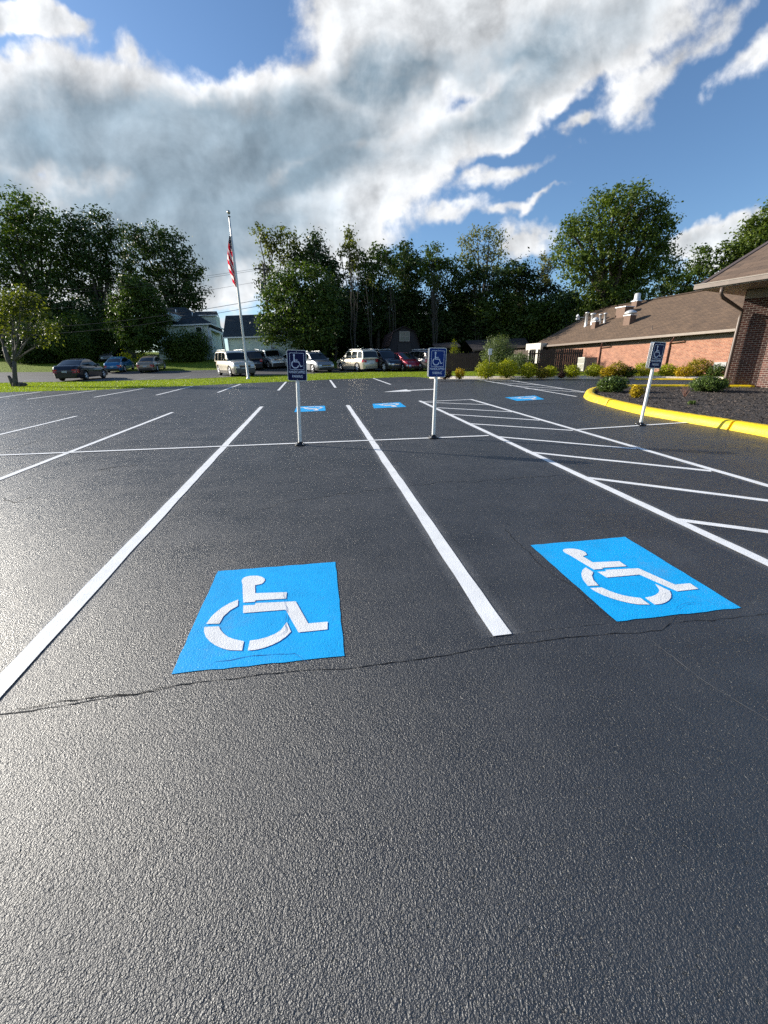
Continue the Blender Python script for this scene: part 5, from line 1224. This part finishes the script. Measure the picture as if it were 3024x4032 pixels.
f6, f7 = G(2079, 1463), G(2287, 1463); fence('board_fence', 'dark brown fence with see-through gaps in front of the brick building', f6, f7, U(2200, 1375, f6.y).z - f6.z, DARKWOOD, 0.007, 0.14, 0.04)

# --- air conditioner, little post sign, utility pole and wires
def aircon():
    C, L_, R_ = G(2297, 1466), G(2255, 1461), G(2352, 1463); L_ = C + (L_ - C).normalized() * 1.3; R_ = C + (R_ - C).normalized() * 1.35
    t = thing('air_conditioner', 'large grey air conditioner with pale sunlit louvred end beside the brick wall', 'air conditioner', C); h = 1.02
    a, b, c = Vector((0, 0, 0.06)), L_ - C + Vector((0, 0, 0.06)), R_ - C + Vector((0, 0, 0.06)); dd = b + c - a * 1; 
    mb = MB(); base = [b, a, c, Vector((b.x + c.x, b.y + c.y, 0.06))]; solid(mb, base, Vector((0, 0, h - 0.06))); mb.build('casing', mat('grey_casing', (0.16, 0.15, 0.14), 0.5), t)
    e = (b - a).normalized(); n = Vector((e.y, -e.x, 0)); 
    if n.y > 0: n = -n
    n = -n if n.dot(c - a) > 0 else n
    mb = MB(); W_ = (b - a).length
    for k in range(9): mb.box(a + e * (W_ * (k + 0.5) / 9) + n * 0.02 + Vector((0, 0, h / 2)), (W_ / 9 * 0.55, 0.03, h * 0.84), math.atan2(e.y, e.x))
    for z_ in (0.06, h / 2, h - 0.08): mb.box(a + e * W_ / 2 + n * 0.03 + Vector((0, 0, z_)), (W_, 0.03, 0.07), math.atan2(e.y, e.x))
    mb.build('louvre', mat('sunlit_louvre', (0.5, 0.5, 0.44), 0.5), t)  # pale tone paints sunlight on this end, casing stays dark
    e2 = (c - a).normalized(); n2 = Vector((e2.y, -e2.x, 0)); mb = MB()
    for (u_, v_, w_, h_) in ((0.12, 0.5, 0.08, 0.6), (0.5, 0.75, 0.2, 0.05), (0.5, 0.6, 0.2, 0.05), (0.85, 0.6, 0.16, 0.28), (0.4, 0.25, 0.12, 0.25), (0.66, 0.3, 0.12, 0.2)):
        mb.box(a + e2 * (c - a).length * u_ + n2 * 0.012 + Vector((0, 0, v_ * h)), (w_ * (c - a).length, 0.02, h_ * h), math.atan2(e2.y, e2.x))
    mb.build('vent_slot', mat('pale_label', (0.28, 0.26, 0.24), 0.5), t)
aircon()
g = G(1923, 1490, 0.1); k = depth(g) / FPX
t = thing('small_sign', 'small white sign on a thin post between two round shrubs', 'sign', g)
mb = MB(); mb.tube([(0, 0, -0.1), (0, 0, 1.62)], 0.022, 6); mb.build('post', mat('grey_steel_post', (0.12, 0.12, 0.12), 0.5, 0.5), t)
mb = MB(); mb.box((0, -0.035, 1.55), (0.22, 0.02, 0.11)); mb.build('sign_plate', TRIM, t, bevel=0.004); mb = MB(); mb.box((0, -0.035, 1.38), (0.20, 0.02, 0.21)); mb.build('sign_plate', TRIM, t, bevel=0.004)
Yp = 51.5; pa = U(1034, 1040, Yp); pb = V2(U(1076, 1405, Yp), gz(Yp)); pa.x = pb.x = (pa.x + pb.x) / 2
t = thing('utility_pole', 'dark wooden utility pole in front of the ragged tree', 'utility pole', pb)
mb = MB(); mb.tube([(0, 0, -0.1), (0, 0, pa.z - pb.z)], [0.17, 0.12], 8); mb.build('pole', BARK, t)
mb = MB(); hz_ = pa.z - pb.z; mb.box((0, 0, hz_ - 0.5), (2.0, 0.1, 0.12), 0.5)
for s in (-0.85, -0.4, 0.4, 0.85): mb.lathe([(0.03, 0), (0.05, 0.05), (0.02, 0.16)], c=(s * math.cos(0.5), s * math.sin(0.5), hz_ - 0.45), n=6)
mb.build('crossarm', BARK, t)
mb = MB(); mb.lathe([(0.2, 0), (0.22, 0.1), (0.22, 0.75), (0.1, 0.85)], c=(-0.38, 0, hz_ - 2.6), n=10); mb.build('transformer', mat('transformer_grey', (0.12, 0.12, 0.12), 0.5), t)
WIRE = mat('wire_black', (0.015, 0.015, 0.017), 0.6)
for i, (dz_, far, lab) in enumerate(((-0.35, (-500, 1130), 'topmost power line running left from the utility pole'), (-0.5, (-500, 1150), 'second power line running left from the utility pole'), (-1.6, (-500, 1225), 'third power line running left from the utility pole'), (-3.4, (-500, 1300), 'lower black cable crossing the green house roof'), (-4.0, (-500, 1330), 'lowest black cable crossing the green house roof'))):
    a = pb + Vector((-0.15, 0, hz_ + dz_)); b = U(far[0], far[1], 47); P = []
    for k in range(40): q = a.lerp(b, k / 39); q.z -= 1.1 * math.sin(math.pi * k / 39); P.append(q)
    mb = MB(); mb.tube(P, 0.012 if i < 3 else 0.022, 4, cap=False); tag(mb.build('power_line', WIRE, fix=False), lab, 'wire', 'power lines to the utility pole')

# ------------------------------------------------------------------ cars
TYRE = mat('tyre_rubber', (0.012, 0.012, 0.012), 0.8, var=0.1); RIM = mat('alloy_rim', (0.75, 0.75, 0.76), 0.35, 0.4, var=0.03); CGL = mat('car_glass', (0.006, 0.008, 0.010), 0.05, spec=0.45, var=0.0)
BLK = mat('black_trim', (0.014, 0.014, 0.015), 0.5); HL = mat('headlight_lens', (0.62, 0.65, 0.68), 0.12, 0.3, coat=1.0, var=0.1); TLR = mat('tail_light_lens', (0.42, 0.010, 0.015), 0.15, coat=1.0, var=0.1); CHR = mat('chrome', (0.7, 0.7, 0.7), 0.15, 1.0, var=0.0); PLT = mat('number_plate', (0.42, 0.45, 0.48), 0.4)
TYPES = dict(
 sedan=dict(L=4.8, W=1.83, H=1.46, wb=2.75, wr=0.33, deck=[(-1, .62), (-.985, .80), (-.95, .96), (-.90, 1.02), (-.70, 1.05), (-.40, 1.0), (.30, .94), (.45, .93), (.80, .80), (.93, .70), (.985, .55), (1, .42)], belt=.93, cab=[(-.72, 1.02), (-.40, 1.36), (-.12, 1.46), (.10, 1.44), (.46, .94)], win=[(-.50, -.13), (-.11, .26)], cw=.80, ct=.60),
 suv=dict(L=4.85, W=1.87, H=1.82, wb=2.88, wr=0.375, deck=[(-1, .60), (-.99, .95), (-.97, 1.12), (-.5, 1.13), (.30, 1.11), (.44, 1.10), (.55, 1.10), (.88, 1.02), (.955, .92), (.985, .70), (1, .50)], belt=1.08, cab=[(-.985, 1.12), (-.90, 1.72), (-.80, 1.80), (-.30, 1.82), (.10, 1.78), (.20, 1.70), (.46, 1.10)], win=[(-.90, -.60), (-.56, -.20), (-.17, .18)], cw=.86, ct=.72, rails=True),
 cross=dict(L=4.65, W=1.84, H=1.68, wb=2.72, wr=0.36, deck=[(-1, .55), (-.99, .85), (-.965, 1.05), (-.5, 1.05), (.30, 1.0), (.44, 1.0), (.55, 1.01), (.82, .90), (.94, .78), (.985, .60), (1, .45)], belt=1.0, cab=[(-.975, 1.04), (-.84, 1.50), (-.70, 1.62), (-.30, 1.68), (.05, 1.65), (.16, 1.57), (.52, 1.0)], win=[(-.78, -.52), (-.49, -.14), (-.11, .24)], cw=.84, ct=.64, rails=True),
 hatch=dict(L=4.1, W=1.70, H=1.53, wb=2.5, wr=0.31, deck=[(-1, .50), (-.985, .78), (-.96, .98), (-.5, .98), (.40, .93), (.60, .90), (.86, .76), (.95, .62), (.985, .5), (1, .40)], belt=.93, cab=[(-.965, .98), (-.84, 1.40), (-.6, 1.50), (-.2, 1.53), (.05, 1.50), (.68, .90)], win=[(-.72, -.42), (-.39, -.02), (.01, .34)], cw=.84, ct=.60),
 jeep=dict(L=4.5, W=1.85, H=1.84, wb=2.9, wr=0.41, deck=[(-1, .60), (-.995, 1.12), (-.5, 1.13), (.30, 1.13), (.40, 1.16), (.90, 1.12), (.965, 1.08), (.975, .70), (1, .60)], belt=1.12, cab=[(-.985, 1.13), (-.965, 1.78), (-.9, 1.84), (-.3, 1.84), (.25, 1.82), (.30, 1.78), (.42, 1.14)], win=[(-.90, -.62), (-.55, -.15), (-.10, .24)], cw=.88, ct=.80))
_wheel = {}
def wheel_meshes(r):
    if r in _wheel: return _wheel[r]
    w = 0.215; mb = MB(); mb.lathe([(r * .62, -w / 2), (r * .90, -w / 2), (r * .985, -w * .38), (r, -w * .2), (r, w * .2), (r * .985, w * .38), (r * .90, w / 2), (r * .62, w / 2)], n=26, axis='Y')
    a = mb.build('tyre', TYRE); ty = a.data; bpy.data.objects.remove(a)
    mb = MB(); mb.lathe([(r * .66, -w * .46), (r * .62, -w * .50), (r * .58, -w * .42), (r * .56, -w * .15), (0.001, -w * .12)], n=26, axis='Y', mi=1)
    for k in range(5):
        a_ = 2 * math.pi * k / 5
        for off in (-0.16, 0.16):
            p = Vector((math.cos(a_ + off * .2), 0, math.sin(a_ + off * .2))); q = Vector((math.cos(a_ + off), 0, math.sin(a_ + off)))
            mb.tube([p * r * .08 + Vector((0, -w * .42, 0)), q * r * .60 + Vector((0, -w * .44, 0))], [r * .085, r * .07], 5)
    mb.lathe([(0.001, -w * .50), (r * .12, -w * .48), (r * .15, -w * .38)], n=12, axis='Y')
    mb.lathe([(r * .70, -w * .44), (r * .66, -w * .505), (r * .60, -w * .48), (r * .60, -w * .40)], n=26, axis='Y')
    b = mb.build('rim', [RIM, BLK]); ri = b.data; bpy.data.objects.remove(b); _wheel[r] = (ty, ri); return ty, ri
def car(label, typ, color, px, py, heading, corner, name='car', cat='car', scale=1.05, metal=0.35, rough=0.3, lower=None, cond=None, plate=True):
    T = TYPES[typ]; L, Wd = T['L'], T['W']; hl, hw_ = L / 2, Wd / 2; wb = T['wb'] / 2; wr = T['wr']; g = G(px, py); hd = R(heading)
    paintm = mat('car_paint_' + label.split()[0] + '_' + label.split()[1], color, rough, metal, spec=0.5, coat=0.75, var=0.04)
    lx = wb * (1 if 'f' in corner else -1); ly = hw_ * (1 if 'l' in corner else -1) * 0.95; fw = Vector((math.cos(hd), math.sin(hd), 0)); lf = Vector((-fw.y, fw.x, 0))
    c = g - (fw * lx + lf * ly) * scale; c.z = gz(c.y)
    if c.y > 44: c.z = gz(c.y) 
    t = thing(name, label, cat, c, hd, 'cars parked beyond the grass strip', scale)
    t.rotation_euler = Matrix.Rotation(hd, 3, 'Z').to_euler()
    fwd_s = (gz(c.y + fw.y) - gz(c.y)); side_s = (gz(c.y + lf.y) - gz(c.y))
    t.rotation_euler = (math.atan(side_s), -math.atan(fwd_s), hd)
    dX = [p[0] * hl for p in T['deck']]; dZ = [p[1] for p in T['deck']]
    def deck(x): return float(np.interp(x, dX, dZ))
    def plan(x): return 1 - 0.17 * abs(x / hl) ** 5 - 0.02 * abs(x / hl) ** 2 - 0.10 * max(0, abs(x / hl) - 0.96) / 0.04
    def side(x, z):
        zt = deck(x); u_ = (z - 0.2) / max(zt - 0.2, .1); return hw_ * plan(x) * (1 - 0.05 * max(0, 0.35 - u_) / 0.35 - 0.09 * max(0, u_ - 0.72) / 0.28)
    zc = wr
    def sill(x):
        z = 0.22 + 0.06 * max(0, abs(x / hl) - .85) / .15
        for xw in (-wb, wb):
            d = abs(x - xw); ar = wr + 0.065
            if d < ar: z = max(z, zc + math.sqrt(ar * ar - d * d) * 0.97)
        return min(z, deck(x) - 0.08)
    xs = set(np.linspace(-hl, hl, 40).tolist())
    for xw in (-wb, wb):
        for k in np.linspace(-1, 1, 13): xs.add(xw + k * (wr + 0.064)); 
        xs.add(xw + wr + 0.067); xs.add(xw - wr - 0.067)
    xs = sorted(xs); rows = []
    for x in xs:
        z0, z1 = sill(x), deck(x); r = []
        hl_ = [z0 + (z1 - z0) * k for k in (0, .2, .4, .55, .7, .82, .93)]; h_ = [(side(x, z), z) for z in hl_]; yt = h_[-1][0]
        top = [(yt * k, z1 + 0.02 * (1 - k * k)) for k in (0.93, .7, .35, 0)]
        half = h_ + top; r = [(x, y_, z) for y_, z in half] + [(x, -y_, z) for y_, z in half[::-1][1:]]; rows.append(r)
    mb = MB(); mb.grid(rows); mb.face(rows[0][::-1]); mb.face(rows[-1]); body = mb.build('body', paintm, t)
    # underside and wheel wells
    mb = MB(); mb.box((0, 0, 0.30), (L * .93, Wd * .80, .22)); mb.box((0, 0, 0.55), (L * .8, Wd * .74, .35)); mb.build('underbody', BLK, t)
    # cabin
    cX = [p[0] * hl for p in T['cab']]; cZ = [p[1] for p in T['cab']]; zb = min(cZ[0], cZ[-1]) - 0.06; zr = max(cZ)
    def roofz(x): return float(np.interp(x, cX, cZ))
    def cabw(z): u_ = min(1, max(0, (z - zb) / (zr - zb))); return hw_ * (T['cw'] + 0.05 + (T['ct'] - T['cw']) * u_ ** 1.3)
    cx_ = sorted(set(cX + np.linspace(cX[0], cX[-1], 26).tolist())); rows = []
    for x in cx_:
        z1 = roofz(x); hz2 = [zb + (z1 - zb) * k for k in (0, .3, .6, .85, .97)]; hf = [(cabw(z), z) for z in hz2] + [(cabw(z1) * k, z1 + 0.035 * (1 - k * k)) for k in (.9, .55, 0)]
        rows.append([(x, a_, z) for a_, z in hf] + [(x, -a_, z) for a_, z in hf[::-1][1:]])
    mb = MB(); mb.grid(rows); mb.face(rows[0][::-1]); mb.face(rows[-1]); mb.build('roof', paintm, t)
    # glass
    for s in (-1, 1):
        for wi, (xa, xb) in enumerate(T['win']):
            mb = MB(); rr_ = []
            for x in np.linspace(xa * hl, xb * hl, 9):
                zl = T['belt'] + 0.035; zt = roofz(x) - 0.10
                if zt < zl + 0.01: zt = zl + 0.01
                rr_.append([(x, s * (cabw(z) + 0.008), z) for z in np.linspace(zl, zt, 5)])
            mb.grid(rr_); mb.build('window', CGL, t)
    def slope_glass(i0, i1, name):
        a = Vector((cX[i0], 0, cZ[i0])); b = Vector((cX[i1], 0, cZ[i1])); mb = MB(); rr_ = []
        n_ = Vector((b.z - a.z, 0, -(b.x - a.x))).normalized(); n_ = n_ if n_.z > 0 else -n_
        for k in np.linspace(.06, .90, 5):
            p = a.lerp(b, k) + n_ * 0.014; w_ = cabw(p.z) * 0.90; rr_.append([(p.x, w_ * q, p.z + 0.035 * (1 - q * q)) for q in np.linspace(-1, 1, 7)])
        mb.grid(rr_); mb.build(name, CGL, t)
    slope_glass(len(cX) - 1, len(cX) - 2, 'windshield'); slope_glass(0, 1, 'rear_window')
    # lights, grille, bumpers, plates, mirrors
    def sp(mb, s, x0, x1, z0, z1, o=.010, mi=0, n=5): mb.grid([[(x, s * (side(x, z) + o), z) for z in np.linspace(z0, z1, 4)] for x in np.linspace(x0, x1, n)], mi=mi)
    def endx(z, sg):  # how far forward the nose / tail reaches at height z
        zz = np.array(dZ); xx = np.array(dX)
        for x in np.linspace(hl, 0, 60):
            if deck(sg * x) >= z: return sg * x
        return 0
    def ep(mb, sg, y0, y1, z0, z1, o=.012, mi=0):
        rr_ = []
        for z in np.linspace(z0, z1, 4):
            X_ = endx(z, sg); rr_.append([(X_ + sg * (o - 0.0) , y_, z) for y_ in np.linspace(y0, y1, 6)])
        mb.grid(rr_, mi=mi)
    zf = deck(hl * .955) - 0.04; zrr = deck(-hl * .97) - 0.06
    for s in (-1, 1):
        mb = MB(); sp(mb, s, hl * .86, hl * .955, zf - .17, zf - 0.02); yy = side(hl * .97, zf - .1); ep(mb, 1, s * yy * .62, s * yy * 1.0, zf - .17, zf - .03, 0.02); mb.build('headlight', HL, t)
        mb = MB(); sp(mb, s, -hl * .965, -hl * .87, zrr - .26, zrr - 0.02); yy = side(-hl * .97, zrr - .1); ep(mb, -1, s * yy * .66, s * yy * 1.02, zrr - .26, zrr - .02, 0.02); mb.build('taillight', TLR, t)
        mb = MB(); mb.box((cX[-1] - .28 * hl * .5, s * (cabw(T['belt'] + .1) + .12), T['belt'] + .10), (.12, .20, .13), taper=.85); mb.build('mirror', paintm if not lower else BLK, t, bevel=0.02)
        mb = MB()
        for xa, xb in T['win'][-2:]: x = xa * hl; sp(mb, s, x - .012, x, 0.32, T['belt'] - .02, .004, n=2); sp(mb, s, x + .08, x + .24, T['belt'] - .12, T['belt'] - .085, .02, n=2)
        mb.build('door_seam', BLK, t)
        if lower:
            mb = MB(); sp(mb, s, -wb + wr + .08, wb - wr - .08, .23, .42, .012, n=6); mb.build('sill_trim', mat('lower_trim_' + label.split()[0], lower, 0.5), t)
        if T.get('rails'):
            mb = MB(); mb.tube([(cX[1] + .2, s * cabw(zr) * .92, zr - .01), (cX[1] + .35, s * cabw(zr) * .92, zr + .07), (cX[-3] - .1, s * cabw(zr) * .92, zr + .07), (cX[-3] + .05, s * cabw(zr) * .92, zr - .0)], .022, 6); mb.build('roof_rail', ALU, t)
    mb = MB(); wf = side(hl * .97, zf - .2); ep(mb, 1, -wf * .55, wf * .55, zf - .26, zf - .04, .016); mb.build('grille', BLK, t)
    mb = MB(); hb = .60 if lower else .42; ep(mb, 1, -wf * .97, wf * .97, .24, hb, .016)
    for s in (-1, 1): sp(mb, s, hl * .80, hl * .965, .24, hb, .012)
    mb.build('front_bumper', BLK if not lower else mat('bumper_' + label.split()[0], lower, 0.55), t)
    mb = MB(); ep(mb, 1, -wf * .5, wf * .5, zf - .145, zf - .115, .03); mb.build('grille_bar', CHR, t)
    mb = MB(); wq = side(-hl * .97, .5); ep(mb, -1, -wq * .85, wq * .85, .26, .46, .016); mb.build('rear_bumper', mat('bumper_' + label.split()[0], lower, 0.55) if lower else BLK, t)
    if plate:
        mb = MB(); ep(mb, -1, -.17, .17, .62 if typ != 'sedan' else .58, .74 if typ != 'sedan' else .70, .03); mb.build('number_plate', PLT, t)
    ty, ri = wheel_meshes(wr)
    for sx_ in (-1, 1):
        for s in (-1, 1):
            w = bpy.data.objects.new('wheel', ty); w.name = 'wheel'; col.objects.link(w); w.parent = t; w.location = (sx_ * wb, s * (hw_ * .95 - .09), wr); w.rotation_euler = (0, 0, 0 if s < 0 else math.pi)
            r_ = bpy.data.objects.new('rim', ri); col.objects.link(r_); r_.parent = w
    return t
car('dark navy sedan parked alone close behind the grass strip', 'sedan', (0.006, 0.006, 0.014), 345, 1497, 99, 'rr')
car('bright blue sedan parked left of the tan sedan', 'sedan', (0.012, 0.14, 0.31), 495, 1464, 102, 'rr', scale=0.97)
car('tan grey sedan parked right of the blue sedan', 'sedan', (0.27, 0.23, 0.18), 623, 1463, 101, 'rr', scale=1.0)
car('pale gold off-roader facing forward beside the flagpole', 'suv', (0.66, 0.60, 0.48), 908, 1482.5, 306, 'fr', lower=(0.07, 0.065, 0.06), scale=1.07)
car('black family wagon seen from behind next to the white jeep', 'suv', (0.008, 0.008, 0.014), 1035, 1453, 118, 'rr', scale=1.02)
car('white boxy jeep with dark grille and fenders', 'jeep', (0.55, 0.60, 0.62), 1058, 1452.5, 306, 'fr', lower=(0.03, 0.03, 0.03), scale=1.0)
car('white car mostly hidden behind the leftmost sign plate', 'sedan', (0.70, 0.72, 0.74), 1152, 1455, 305, 'fr', scale=1.0)
car('silver grey crossover with roof rails right of the leftmost sign', 'cross', (0.24, 0.245, 0.26), 1232, 1467.5, 305, 'fr', scale=1.05)
car('champagne gold off-roader seen from behind in the row of cars', 'suv', (0.68, 0.61, 0.48), 1407, 1463.5, 126, 'rl', lower=(0.30, 0.28, 0.24), scale=1.02)
car('black midnight crossover with oval grille beside the red hatchback', 'cross', (0.006, 0.010, 0.022), 1512, 1462.5, 302, 'fr', scale=1.08)
car('cherry red hatchback between two dark crossovers', 'hatch', (0.32, 0.005, 0.02), 1585, 1461.5, 300, 'fr', scale=1.04)
car('charcoal grey crossover seen from behind beside the middle sign', 'cross', (0.11, 0.10, 0.10), 1652, 1460, 122, 'rl', scale=1.04)
car('shaded grey car parked far back under the trees', 'cross', (0.30, 0.31, 0.33), 394, 1424, 306, 'fr', scale=0.9)
